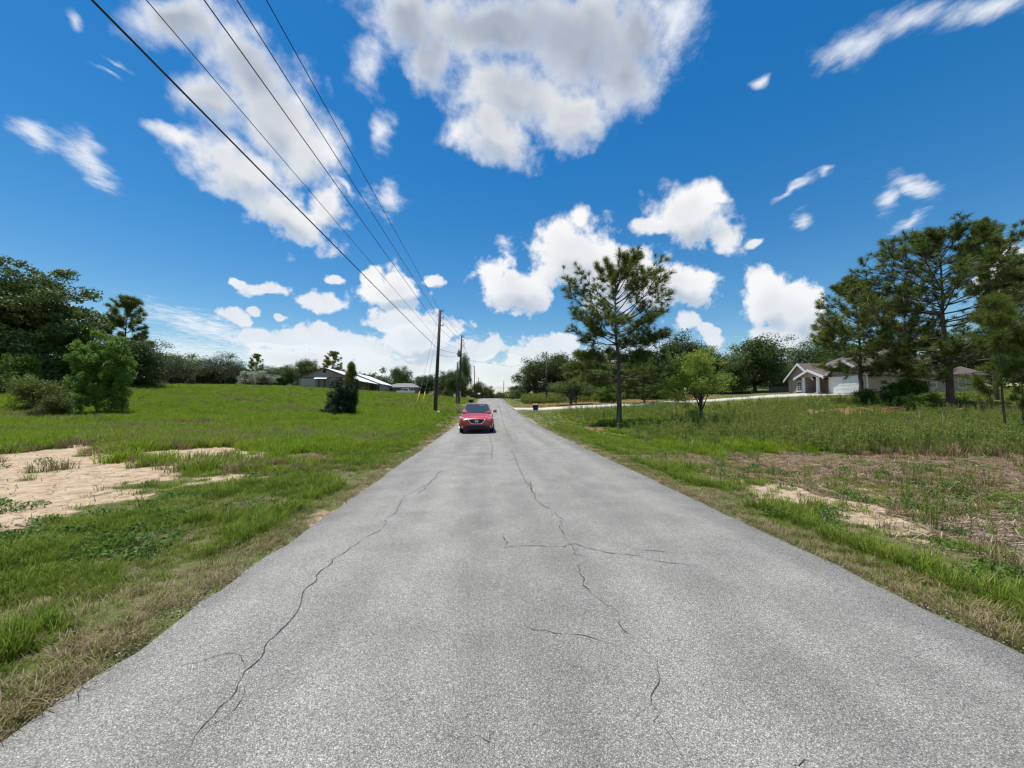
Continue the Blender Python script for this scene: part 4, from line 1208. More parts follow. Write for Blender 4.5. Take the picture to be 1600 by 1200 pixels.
def house():
    xs = HX
    y1 = xs / (ray(1355, 600)[0] / ray(1355, 600)[1]); y2 = xs / (ray(1232, 600)[0] / ray(1232, 600)[1])
    g = px_z(1300, 616, 57)
    o = empty('brick_house', (xs, y1, g)); tag(o, 'tan brick house with white garage door behind the right pines', 'house')
    Lf = y2 - y1; he = 2.75; Dp = 17.0                  # local: x = depth away from road, y = along the front (away from camera)
    pyy = lambda px: xs / (ray(px, 600)[0] / ray(px, 600)[1]) - y1
    ga = pyy(1294); en = pyy(1262)
    # walls: garage block, recessed entry, left gable block
    MB().box((0, 0, -1.2), (Dp, ga, he)).build('wall', brick, o)
    MB().box((2.2, ga, -1.2), (Dp, en, he)).build('entry_wall', mat('entry_stucco', (.40, .26, .20), .85, .1), o)
    MB().box((.0, en, -1.2), (Dp, Lf, he)).build('wall', brick, o)
    def gable(ya, yb, hp, depth, xf, name):
        ym = (ya + yb) / 2
        MB().prism([(xf, ya, he), (xf, yb, he), (xf, ym, hp)], (.2, 0, 0)).build('gable', brick, o)
        t = .16; ov = .45; sl = (hp - he) / (ym - ya)
        r = MB()
        for s in (-1, 1):
            ye = ym + s * (ym - ya + ov); ze = he - ov * sl
            r.prism([(xf - .4, ym, hp + .02), (xf - .4, ye, ze + .02), (xf - .4, ye, ze + t), (xf - .4, ym, hp + t)], (depth, 0, 0))
        rr = r.build(name, brown_shingle, o)
        for s in (-1, 1):
            ye = ym + s * (ym - ya + ov); ze = he - ov * sl
            MB().prism([(xf - .47, ym, hp - .2), (xf - .47, ye, ze - .2), (xf - .47, ye, ze + t + .02), (xf - .47, ym, hp + t + .02)], (.06, 0, 0)).build('rake_board', white_paint, rr)
    gable(-.1, ga + .1, he + 2.0, 6, -.02, 'garage_roof')
    gable(en - 1.2, Lf + .1, he + 2.35, 6, -.06, 'wing_roof')
    gable(ga - .2, en + .9, he + 1.05, 4, -.9, 'porch_roof')
    # main hip roof over all
    zr = he + 4.4; z0 = he - .02
    c = [(-.3, -.5, z0), (Dp + .5, -.5, z0), (Dp + .5, Lf + .5, z0), (-.3, Lf + .5, z0)]
    r0, r1 = (Dp * .48, Lf * .5 - 2.2, zr), (Dp * .48, Lf * .5 + 2.2, zr)
    m = MB(); m.poly([c[0], c[1], r0]).poly([c[1], c[2], r1, r0]).poly([c[2], c[3], r1]).poly([c[3], c[0], r0, r1])
    rf = m.build('roof', brown_shingle, o)
    MB().box((.5, -.58, he - .2), (Dp + .5, -.5, he + .02)).build('fascia', white_paint, rf)
    MB().box((-.1, -.12, -.8), (.04, -.02, he - .1)).build('downspout', white_paint, o)
    # garage door of four rows of panels
    g0 = pyy(1342); g1 = pyy(1298); gh = 2.35
    fr = MB(); fr.box((-.07, g0 - .18, -.4), (-.01, g0, gh + .18)).box((-.07, g1, -.4), (-.01, g1 + .18, gh + .18)).box((-.07, g0, gh), (-.01, g1, gh + .18)); fr.build('garage_frame', white_paint, o)
    gd = MB().box((-.035, g0, -.4), (-.008, g1, gh)).build('garage_door', white_paint, o)
    for k in range(4):
        for q in range(4):
            a = g0 + (g1 - g0) * q / 4; b = g0 + (g1 - g0) * (q + 1) / 4
            MB().box((-.06, a + .06, .02 + k * gh / 4 + .04), (-.036, b - .06, .02 + (k + 1) * gh / 4 - .05)).build('panel', white_paint, gd)
    # arched window with trim, sill and panes
    w0 = pyy(1252.5); w1 = pyy(1246.5); wm = (w0 + w1) / 2; hw = abs(w1 - w0) / 2
    def arch(rad, base, n=10): return [(-.06, wm - rad, base), (-.06, wm + rad, base)] + [(-.06, wm + rad * math.cos(math.pi * k / n), 1.75 + rad * math.sin(math.pi * k / n)) for k in range(n + 1)]
    wf = MB().prism(arch(hw + .14, .62), (.055, 0, 0)).build('window', white_paint, o)
    MB().prism([(p[0] - .015, p[1], p[2]) for p in arch(hw, .72)], (.014, 0, 0)).build('pane', glass_dark, wf)
    mu = MB()
    for k in range(3): mu.box((-.09, wm - hw, 1.0 + k * .36), (-.0765, wm + hw, 1.05 + k * .36))
    mu.box((-.092, wm - .025, .72), (-.077, wm + .025, 1.75 + hw)); mu.build('muntin', white_paint, wf)
    MB().box((-.16, wm - hw - .25, .5), (-.01, wm + hw + .25, .62)).build('sill', white_paint, wf)
    # porch columns
    for px in (1261, 1283.5):
        y = pyy(px); c_ = MB().tube([(-.55, y, .25), (-.55, y, .35), (-.55, y, he - .15), (-.55, y, he + .05)], [.34, .27, .24, .34], 14).build('column', white_paint, o, True)
        MB().box((-.98, y - .43, -.9), (-.12, y + .43, .25)).build('plinth', brick, c_)
    d = MB().box((2.13, pyy(1290) - .1, -.1), (2.19, pyy(1286) + .4, 2.15)).build('front_door', mat('dark_door', (.06, .04, .03), .5, .1), o)
    MB().box((2.06, pyy(1290) + .05, .95), (2.128, pyy(1290) + .12, 1.05)).build('handle', alloy, d)
    MB().box((-1.0, ga - .2, -1.1), (2.2, en + .3, .02)).build('porch_floor', concrete, o)
    # windows on the side that faces the camera
    for xx in (4.5, 9.5, 14):
        f = MB().box((xx - .65, -.07, .7), (xx + .65, -.005, 2.15)).build('window', white_paint, o)
        MB().box((xx - .55, -.09, .8), (xx + .55, -.072, 1.42)).build('pane', glass_dark, f)
        MB().box((xx - .55, -.09, 1.48), (xx + .55, -.072, 2.05)).build('pane', glass_dark, f)
house()

def wooden_fence():
    Y = 70.0; xa = px_x(1203, Y); xb = px_x(1234, Y)
    g = hz((xa + xb) / 2, Y)
    fw = mat('fence_wood', (.20, .15, .115), .85, .3, 4, .4, 20, stretch=(1, 1, .15))
    o = empty('wooden_fence', (xa, Y, g)); tag(o, 'brown wooden board fence joining the left end of brick house', 'fence')
    n = int((xb - xa) / .155); h = px_z(1218, 604, Y) - g
    me = None
    for k in range(n):
        if me is None:
            b = MB().prism([(0, 0, -.3), (.142, 0, -.3), (.142, 0, h - .05), (.11, 0, h), (.032, 0, h), (0, 0, h - .05)], (0, .022, 0)).build('board', fw, o); me = b.data
        else:
            b = link(bpy.data.objects.new('board', me), o); b.location = (k * .155, random.uniform(-.006, .006), random.uniform(-.03, .02))
    for z in (.35, h - .4): MB().box((0, .03, z), (xb - xa, .07, z + .09)).build('rail', fw, o)
    for x in (0.0, (xb - xa) * .5, xb - xa - .1): MB().box((x, .072, -.3), (x + .1, .17, h - .02)).build('post', fw, o)
wooden_fence()

# ------------------------------------------------------------------ mailboxes
def mailbox(px, Y, label, scale=1.0, rz=0.0, squat=False):
    x = px_x(px, Y); g = hz(x, Y)
    o = empty('mailbox', (x, Y, g), rz); tag(o, label, 'mailbox')
    ph = .35 if squat else 1.0
    MB().box((-.05, -.05, -.3), (.05, .05, ph)).build('post', wood_pole, o)
    n = 10; pr = [(-.14 * scale, -.3, ph), (.14 * scale, -.3, ph)] + [(.14 * scale * math.cos(math.pi * k / n), -.3, ph + .17 * scale + .13 * scale * math.sin(math.pi * k / n)) for k in range(n + 1)]
    b = MB().prism(pr, (0, .6, 0)).build('box', black_paint, o)
    MB().box((.142 * scale, .05, ph + .1), (.155 * scale, .09, ph + .36)).build('flag', mat('flag_red', (.4, .03, .03), .5), b)
    return o
mb1 = mailbox(736, 48, 'black mailbox on a post in the left verge behind the red car', 1.6, math.radians(90))
mb2 = mailbox(837, 46.5, 'squat black mailbox beside the concrete driveway entrance', 1.9, math.radians(70), True)
MB().box((-.75, -.55, -.2), (.75, .55, .07)).build('base_slab', concrete, mb2, bevel=.02)
MB().box((-.28, -.26, .07), (.28, .26, .35)).build('pedestal', black_paint, mb2)
mb3 = mailbox(748.5, 92, 'small white mailbox by the left road edge near the crest', 1.3, math.radians(90))
for c_ in mb3.children:
    if c_.name.startswith('box'):
        c_.data.materials[0] = white_paint

# small white marker stone at the foot of the near pole
r_ = Matrix.Translation((0, 0, 0))
bm = bmesh.new(); bmesh.ops.create_icosphere(bm, subdivisions=2, radius=.16)
for v in bm.verts:
    v.co = v.co * (1 + .25 * (vnoise(np.array([v.co.x * 9 + 3]), np.array([v.co.y * 9 + v.co.z * 5]), 4)[0] - .5)); v.co.z *= .7
me = bpy.data.meshes.new('white_rock'); bm.to_mesh(me); bm.free(); me.materials.append(white_paint)
ro = link(bpy.data.objects.new('white_rock', me)); xr_ = px_x(685.5, 41.5); ro.location = (xr_, 41.5, hz(xr_, 41.5) + .14)
tag(ro, 'small white rock in the grass at the near pole foot', 'rock')

# ------------------------------------------------------------------ red sedan, coming towards the camera
def sedan():
    red = mat('red_car_paint', (.44, .012, .018), .28, .04, 3, spec=.5, coat=1.0)
    chrome = mat('chrome', (.75, .76, .78), .12, .02, 3, metal=1.0)
    lamp_glass = mat('lamp_glass', (.42, .43, .45), .1, .1, 8, spec=.8)
    amber = mat('amber_lamp', (.75, .30, .06), .25, .1, 8)
    glass = mat('car_glass', (.030, .050, .052), .04, .1, 2, spec=.9)
    Y = 21.3; xc = px_x(745.5, Y)
    o = empty('red_sedan', (xc, Y, road_top(xc, Y)), math.radians(1.2)); tag(o, 'red four-door sedan driving towards the viewer in left lane', 'car')
    L_, hw = 4.62, .88
    # lower body: stations from the nose (y=0) to the tail; half section (x,z) from sill up over the bonnet
    st = [ # y, half width, sill z, side max z, shoulder x fraction, top z edge, top z centre
        (0.00, .60, .36, .52, .80, .62, .66), (0.05, .72, .26, .50, .86, .68, .73), (0.16, .80, .21, .52, .90, .73, .79), (0.42, .855, .19, .56, .90, .81, .87),
        (0.80, .875, .18, .60, .88, .88, .945), (1.25, .88, .18, .62, .86, .945, 1.00), (1.45, .88, .18, .62, .87, .97, 1.02), (2.3, .88, .18, .64, .88, .985, 1.02),
        (3.3, .88, .18, .64, .88, 1.00, 1.03), (3.9, .87, .19, .66, .88, 1.01, 1.05), (4.35, .84, .22, .66, .88, 1.00, 1.05), (4.55, .78, .30, .66, .86, .97, 1.0), (4.62, .66, .42, .66, .84, .90, .93)]
    rows = []
    for (y, w, zs, zm, sf, ze, zc) in st:
        half = [(0, zs), (w * .86, zs), (w * .97, zs + .06), (w, zm), (w * .985, (zm + ze) / 2 + .05), (w * sf + .03, ze), (w * sf * .7, ze + (zc - ze) * .7), (w * sf * .35, zc - .008), (0, zc)]
        full = [(-x, z) for x, z in half[:0:-1]][0:0] + [(-x, z) for x, z in reversed(half[1:-1])]
        ring = [(x, y, z) for x, z in half] + [(x, y, z) for x, z in full]
        rows.append(ring)
    n = len(rows[0]); V = [p for r in rows for p in r]; F = []
    for i in range(len(rows) - 1):
        for k in range(n):
            k2 = (k + 1) % n; F.append((i * n + k, i * n + k2, (i + 1) * n + k2, (i + 1) * n + k))
    F.append(tuple(range(n - 1, -1, -1))); F.append(tuple((len(rows) - 1) * n + k for k in range(n)))
    def mk(name, V, F, m, parent, sub=0):
        me = bpy.data.meshes.new(name); me.from_pydata(V, [], F); me.materials.append(m)
        b = bmesh.new(); b.from_mesh(me); bmesh.ops.recalc_face_normals(b, faces=b.faces); b.to_mesh(me); b.free()
        for p in me.polygons: p.use_smooth = True
        ob = link(bpy.data.objects.new(name, me), parent)
        if sub:
            s = ob.modifiers.new('sub', 'SUBSURF'); s.levels = sub; s.render_levels = sub
        return ob
    off = -L_ / 2
    V = [(x, y + off, z) for x, y, z in V]
    body = mk('body', V, F, red, o, 2)
    # greenhouse shell: roof skin and pillars, glass set just outside
    gs = [ # y, half width bottom, half width top, z bottom, z top
        (1.18, .74, .70, .97, .985), (2.02, .77, .58, .98, 1.43), (2.35, .78, .575, .98, 1.475), (3.0, .78, .57, .99, 1.475), (3.4, .77, .56, 1.0, 1.42), (4.05, .70, .60, 1.03, 1.045)]
    rows = []
    for (y, wb, wt, zb, zt) in gs:
        rows.append([(-wb, y + off, zb), (-wt - .01, y + off, zt - .06 * (zt - zb)), (-wt * .8, y + off, zt), (0, y + off, zt + .015), (wt * .8, y + off, zt), (wt + .01, y + off, zt - .06 * (zt - zb)), (wb, y + off, zb)])
    n = 7; V = [p for r in rows for p in r]; F = []
    for i in range(len(rows) - 1):
        for k in range(n - 1): F.append((i * n + k, i * n + k + 1, (i + 1) * n + k + 1, (i + 1) * n + k))
    roof = mk('roof', V, F, red, o, 0)
    def quad(name, pts, m, parent, off_=(0, 0, 0), th=(0, 0, 0)):
        return MB().prism([(p[0] + off_[0], p[1] + off + off_[1], p[2] + off_[2]) for p in pts], th).build(name, m, parent)
    # windshield (curved strip of three)
    ws = []
    for t in np.linspace(0, 1, 5):
        y = 1.24 + (1.98 - 1.24) * t; z = .985 + (1.415 - .985) * t; w = .70 - (.70 - .555) * t
        ws.append([(x * w, y + off + (abs(x) ** 2) * .07 - .055, z + .02) for x in np.linspace(-1, 1, 9)])
    V = [p for r in ws for p in r]; F = [(i * 9 + k, i * 9 + k + 1, (i + 1) * 9 + k + 1, (i + 1) * 9 + k) for i in range(4) for k in range(8)]
    wsd = mk('windshield', V, F, glass, o)
    for s in (-1, 1):
        quad('wiper', [(s * .5 - .3, 1.2, 1.0), (s * .5 + .1, 1.2, 1.0), (s * .5 + .1, 1.21, 1.015), (s * .5 - .3, 1.21, 1.015)], black_paint, wsd, (0, -.02, .0), (0, -.02, .01))
        quad('side_window', [(s * .785, 1.55, 1.02), (s * .63, 2.05, 1.37), (s * .615, 2.55, 1.42), (s * .79, 2.55, 1.02)], glass, o, (0, 0, 0), (s * .01, 0, 0))
        quad('side_window', [(s * .79, 2.62, 1.02), (s * .615, 2.62, 1.42), (s * .60, 3.25, 1.40), (s * .77, 3.65, 1.05)], glass, o, (0, 0, 0), (s * .01, 0, 0))
        # headlight, wrapped back along the wing
        hl = quad('headlight', [(s * .50, .12, .60), (s * .72, .20, .60), (s * .835, .50, .70), (s * .845, .72, .79), (s * .76, .46, .785), (s * .56, .17, .715)], lamp_glass, o, (s * .01, -.045, .02), (0, -.03, .012))
        quad('turn_signal', [(s * .54, .10, .605), (s * .68, .14, .605), (s * .69, .15, .65), (s * .55, .11, .65)], amber, hl, (0, -.085, .015), (0, -.02, 0))
        quad('lamp_reflector', [(s * .70, .16, .64), (s * .78, .22, .66), (s * .78, .24, .72), (s * .70, .19, .71)], chrome, hl, (0, -.09, .025), (0, -.015, 0))
        fx = MB().prism([(s * .60, off + .02, .30), (s * .78, off + .10, .30), (s * .78, off + .11, .42), (s * .62, off + .03, .40)], (0, -.04, 0)).build('fog_light', black_paint, o)
        MB().tube([(s * .69, off + .02, .355), (s * .69, off - .015, .355)], .045, 12).build('lens', lamp_glass, fx)
        mr = MB().prism([(s * .87, 1.50, .0), (s * .98, 1.46, .0), (s * 1.05, 1.48, .03), (s * 1.05, 1.50, .13), (s * .96, 1.49, .16), (s * .87, 1.52, .12)], (0, .16, 0))
        mr.v = [(x, y + off, z + .985) for x, y, z in mr.v]; mo = mr.build('mirror', red, o, bevel=.02)
        quad('mirror_base', [(s * .78, 1.55, .98), (s * .92, 1.53, .97), (s * 1.04, 1.50, .965), (s * 1.04, 1.50, .99), (s * .78, 1.57, 1.0)], black_paint, mo, (0, -.01, 0), (0, .08, 0))
    # grille with chrome V, badge, lower intake, plate bar
    gr = quad('grille', [(-.42, .0, .66), (-.24, -.01, .485), (.24, -.01, .485), (.42, .0, .66), (.2, -.01, .69), (-.2, -.01, .69)], black_paint, o, (0, -.045, .01), (0, .06, 0))
    for k in range(4): quad('slat', [(-.36 + k * .035, 0, .64 - k * .04), (.36 - k * .035, 0, .64 - k * .04), (.36 - k * .035, 0, .65 - k * .04), (-.36 + k * .035, 0, .65 - k * .04)], dark_metal, gr, (0, -.055, .005), (0, .012, 0))
    v = MB()
    for s in (-1, 1): v.tube([(s * .46, off - .035, .715), (s * .37, off - .065, .62), (s * .235, off - .075, .485), (0, off - .078, .478)], [.016, .024, .024, .02], 8)
    v.build('chrome_trim', chrome, gr, True)
    bd = MB(); ring = [(.07 * math.cos(a), off - .082, .61 + .07 * math.sin(a)) for a in np.linspace(0, 2 * math.pi, 20)]
    bd.tube(ring, .013, 6, False); bd.box((-.095, off - .095, .597), (.095, off - .075, .623)); bd.build('badge', chrome, gr)
    quad('lower_intake', [(-.50, .0, .24), (.50, .0, .24), (.56, .02, .36), (-.56, .02, .36)], black_paint, o, (0, -.035, .03), (0, .05, 0))
    quad('chin_spoiler', [(-.74, .06, .215), (.74, .06, .215), (.74, .06, .245), (-.74, .06, .245)], dark_metal, o, (0, -.06, 0), (0, .08, 0))
    quad('bonnet_seam', [(-.70, 1.1, 1.0), (.70, 1.1, 1.0), (.70, 1.12, 1.008), (-.70, 1.12, 1.008)], black_paint, o, (0, .04, 0.0), (0, .02, 0))
    for s in (-1, 1):
        wheel(o, s * .77, off + .92, .325, .21); wheel(o, s * .77, off + 3.62, .325, .21)
    # cabin seen through the glass: dashboard is dark; sun visors
    quad('sun_visor', [(.14, 1.86, 1.36), (.42, 1.86, 1.36), (.42, 1.87, 1.385), (.14, 1.87, 1.385)], mat('visor', (.5, .5, .48), .8), roof, (0, -.04, .012), (0, .02, 0))
sedan()

# ------------------------------------------------------------------ fallen branches in the weeds on the right
def dead_branch(px, Y, label, seed, L_, rz):
    rg = np.random.default_rng(seed); x = px_x(px, Y); g = hz(x, Y)
    o = empty('dead_branch', (x, Y, g), rz); tag(o, label, 'branch', 'fallen branches')
    grey = mat('dead_wood', (.30, .255, .21), .9, .3, 5, .4, 20)
    main = bez(np.array([-L_ / 2, 0, .15]), np.array([0, .2, .5]), np.array([L_ / 2, 0, .22]), 9)
    V, F = tubes_np([(main, np.linspace(.09, .03, 9))], 7); obj_np('limb', V, F, grey, o, True)
    for k in range(7):
        i = rg.integers(1, 8); d = unit(rg.normal(size=3) + np.array([.6, 0, .5])); l = rg.uniform(.5, 1.1)
        V, F = tubes_np([(np.array([main[i], main[i] + d * l * .5 + np.array([0, 0, .05]), main[i] + d * l]), np.array([.03, .02, .008]))], 5)
        obj_np('twig', V, F, grey, o, True)
dead_branch(1432, 19, 'grey fallen branch lying in the weeds below biggest pine', 3, 2.6, .3)
dead_branch(1462, 18.6, 'pale broken limb just right of the grey fallen branch', 5, 2.0, -.7)

# ------------------------------------------------------------------ low plants: clump meshes and the scatter
hidden = bpy.data.collections.new('clump_library')
def clump_blades(name, seed, n, hmin, hmax, rad, width, m, bend=.5, seedhead=0):
    rg = np.random.default_rng(seed)
    a = rg.uniform(0, 2 * np.pi, n); r = rad * np.sqrt(rg.random(n))
    B = np.stack([r * np.cos(a), r * np.sin(a), np.full(n, -.01)], 1)
    h = rg.uniform(hmin, hmax, n)
    az = a + rg.normal(0, .9, n); lean = bend * rg.uniform(.2, 1.1, n)
    D = np.stack([np.cos(az), np.sin(az), np.zeros(n)], 1)
    S = np.stack([-np.sin(az), np.cos(az), np.zeros(n)], 1)
    V, F = [], []
    for t, wf in ((0, 1.0), (.4, .9), (.75, .6), (1.0, .08)):
        c = B + D * (h * lean * t ** 1.8)[:, None] + np.array([0, 0, 1.0]) * (h * (t - .28 * lean * t ** 2.5))[:, None]
        w = width * wf * .5
        V += [c - S * w, c + S * w]
    V = np.stack(V, 1).reshape(-1, 3)
    i = np.arange(n)[:, None] * 8
    F = np.concatenate([i + np.array([[0, 1, 3, 2]]), i + np.array([[2, 3, 5, 4]]), i + np.array([[4, 5, 7, 6]])], 0)
    ti = np.tile(rg.random(n), 3)
    ob = bpy.data.objects.new(name, mesh_np(name, V, F, [m], False, {'tint': ('FACE', ti)}))
    hidden.objects.link(ob); return ob

def clump_weed(name, seed, H, stems, m, leafl=.10, per=26, spread=.16, stalkm=None):
    """dog-fennel like weed: upright stems dressed in fine leaves"""
    rg = np.random.default_rng(seed); V, F, T, n0 = [], [], [], 0
    for s in range(stems):
        a = rg.uniform(0, 6.28); r = spread * rg.random(); h = H * rg.uniform(.6, 1.05)
        b = np.array([r * math.cos(a), r * math.sin(a), -.02]); l = np.array([rg.normal(0, .10), rg.normal(0, .10), 1.0]) * h
        w = .006
        V.append(np.array([b + [w, 0, 0], b - [w, 0, 0], b + l - [w * .4, 0, 0], b + l + [w * .4, 0, 0]])); F.append(np.array([[0, 1, 2, 3]]) + n0); T.append([.05]); n0 += 4
        t = rg.uniform(.25, 1.0, per) ** .8
        c = b + t[:, None] * l
        d = unit(rg.normal(size=(per, 3)) * [1, 1, .3] + [0, 0, .75]); ll = leafl * rg.uniform(.6, 1.3, per) * (1.2 - .5 * t)
        sd = unit(np.cross(d, rg.normal(size=(per, 3)))) * .009
        q = np.stack([c - sd * .5, c + sd * .5, c + d * ll[:, None] * .6 + sd, c + d * ll[:, None], c + d * ll[:, None] * .6 - sd], 1).reshape(-1, 3)
        i = np.arange(per)[:, None] * 5 + n0
        V.append(q); F.append(np.concatenate([i + np.array([[0, 1, 2, 4]])])); T.append(rg.random(per) * .7 + .3 * t)
        n0 += per * 5
    V = np.concatenate(V); F4 = np.concatenate(F)
    ob = bpy.data.objects.new(name, mesh_np(name, V, F4, [m], False, {'tint': ('FACE', np.concatenate(T))}))
    hidden.objects.link(ob); return ob

def clump_leafy(name, seed, n, rad, h, leaf, m):
    rg = np.random.default_rng(seed)
    P = unit(rg.normal(size=(n, 3))) * (rg.random((n, 1)) ** .4) * np.array([rad, rad, h]); P[:, 2] = np.abs(P[:, 2])
    V, F = leaves_np(P, rg, leaf, 1.0, .55)
    ob = bpy.data.objects.new(name, mesh_np(name, V, F, [m], False, {'tint': ('FACE', np.repeat(rg.random(n), 2))}))
    hidden.objects.link(ob); return ob

g_green = leaf_mat('grass_blade', (.090, .155, .016), (.245, .310, .042), .35, dry=(.32, .26, .11), spec=.08)
g_field = leaf_mat('field_grass', (.095, .190, .012), (.26, .350, .028), .38, dry=(.34, .30, .07), spec=.08)
g_dry = leaf_mat('dry_grass', (.16, .12, .055), (.36, .28, .15), .25)
g_weed = leaf_mat('weed_leaf', (.125, .175, .034), (.33, .38, .090), .38, dry=(.34, .27, .13), spec=.08)
g_lush = leaf_mat('lush_weed', (.05, .12, .018), (.13, .23, .04), .35)

A0 = [clump_blades('verge_clump', s, 46, .04, .13, .13, .007, g_green, .9) for s in (1, 2, 3)]
A1 = [clump_blades('tall_clump', s, 44, .12, .32, .12, .009, g_green, .8) for s in (4, 5)]
A2 = [clump_blades('dry_clump', s, 30, .04, .14, .14, .006, g_dry, 1.2) for s in (6, 7)]
A3 = [clump_blades('field_clump', s, 60, .16, .42, .26, .018, g_field, .7) for s in (8, 9, 10)]
A4 = [clump_weed('weed_clump', s, .85, 5, g_weed) for s in (11, 12, 13)]
A5 = [clump_leafy('leafy_clump', s, 90, .15, .10, .034, g_lush) for s in (14, 15)]
A6 = [clump_blades('dry_field_clump', 16, 40, .15, .40, .22, .014, g_dry, .8)]
LIB = {}
for nm, lst in (('verge', A0), ('tall', A1), ('dry', A2), ('field', A3), ('weed', A4), ('leafy', A5), ('dryfield', A6)):
    c = bpy.data.collections.new('lib_' + nm)
    for q in lst:
        c.objects.link(q)
    LIB[nm] = (c, len(lst))

def scatter(name, lib, X, Y, S, label, cat, zoff=0.0):
    n = len(X)
    if n == 0: return
    V = np.stack([X, Y, height(X, Y) + zoff], 1)
    me = bpy.data.meshes.new(name); me.vertices.add(n); me.vertices.foreach_set('co', V.astype(np.float32).ravel())
    a = me.attributes.new('turn', 'FLOAT_VECTOR', 'POINT')
    rot = np.stack([RNG.normal(0, .08, n), RNG.normal(0, .08, n), RNG.uniform(0, 6.283, n)], 1)
    a.data.foreach_set('vector', rot.astype(np.float32).ravel())
    a = me.attributes.new('size', 'FLOAT', 'POINT'); a.data.foreach_set('value', S.astype(np.float32))
    c, k = LIB[lib]
    a = me.attributes.new('pick', 'INT', 'POINT'); a.data.foreach_set('value', RNG.integers(0, k, n).astype(np.int32))
    o = link(bpy.data.objects.new(name, me))
    tag(o, label, cat, kind='stuff')
    g = bpy.data.node_groups.new(name + '_scatter', 'GeometryNodeTree')
    g.interface.new_socket('Geometry', in_out='INPUT', socket_type='NodeSocketGeometry')
    g.interface.new_socket('Geometry', in_out='OUTPUT', socket_type='NodeSocketGeometry')
    N, L = g.nodes, g.links
    gi = N.new('NodeGroupInput'); go = N.new('NodeGroupOutput')
    ci = N.new('GeometryNodeCollectionInfo'); ci.inputs['Collection'].default_value = c
    ci.inputs['Separate Children'].default_value = True; ci.inputs['Reset Children'].default_value = True
    ip = N.new('GeometryNodeInstanceOnPoints'); ip.inputs['Pick Instance'].default_value = True
    def na(nm, t):
        x = N.new('GeometryNodeInputNamedAttribute'); x.data_type = t; x.inputs['Name'].default_value = nm; return x.outputs['Attribute']
    L.new(gi.outputs[0], ip.inputs['Points']); L.new(ci.outputs[0], ip.inputs['Instance'])
    L.new(na('pick', 'INT'), ip.inputs['Instance Index']); L.new(na('turn', 'FLOAT_VECTOR'), ip.inputs['Rotation']); L.new(na('size', 'FLOAT'), ip.inputs['Scale'])
    L.new(ip.outputs[0], go.inputs[0])
    mod = o.modifiers.new('scatter', 'NODES'); mod.node_group = g
    return o

def fan(n, y0, y1, p0=-500, p1=2100, power=0.0):
    """points spread over the ground ahead, thinning out with distance"""
    u = RNG.random(n)
    y = np.exp(np.log(y0) + (np.log(y1) - np.log(y0)) * u)
    px = RNG.uniform(p0, p1, n)
    return (px - 764) / FPX * y + RNG.normal(0, .05, n), y

def box_pts(n, x0, x1, y0, y1): return RNG.uniform(x0, x1, n), RNG.uniform(y0, y1, n)
def on_drive(X, Y): return ((X > 3) & (X < 47) & (np.abs(Y - (50.6 + np.maximum(X - 24, 0) * .13)) < 2.3)) | ((X > 42) & (X < 75) & (Y > 52) & (Y < 72))
def keep(*arr, m): return [a[m] for a in arr]

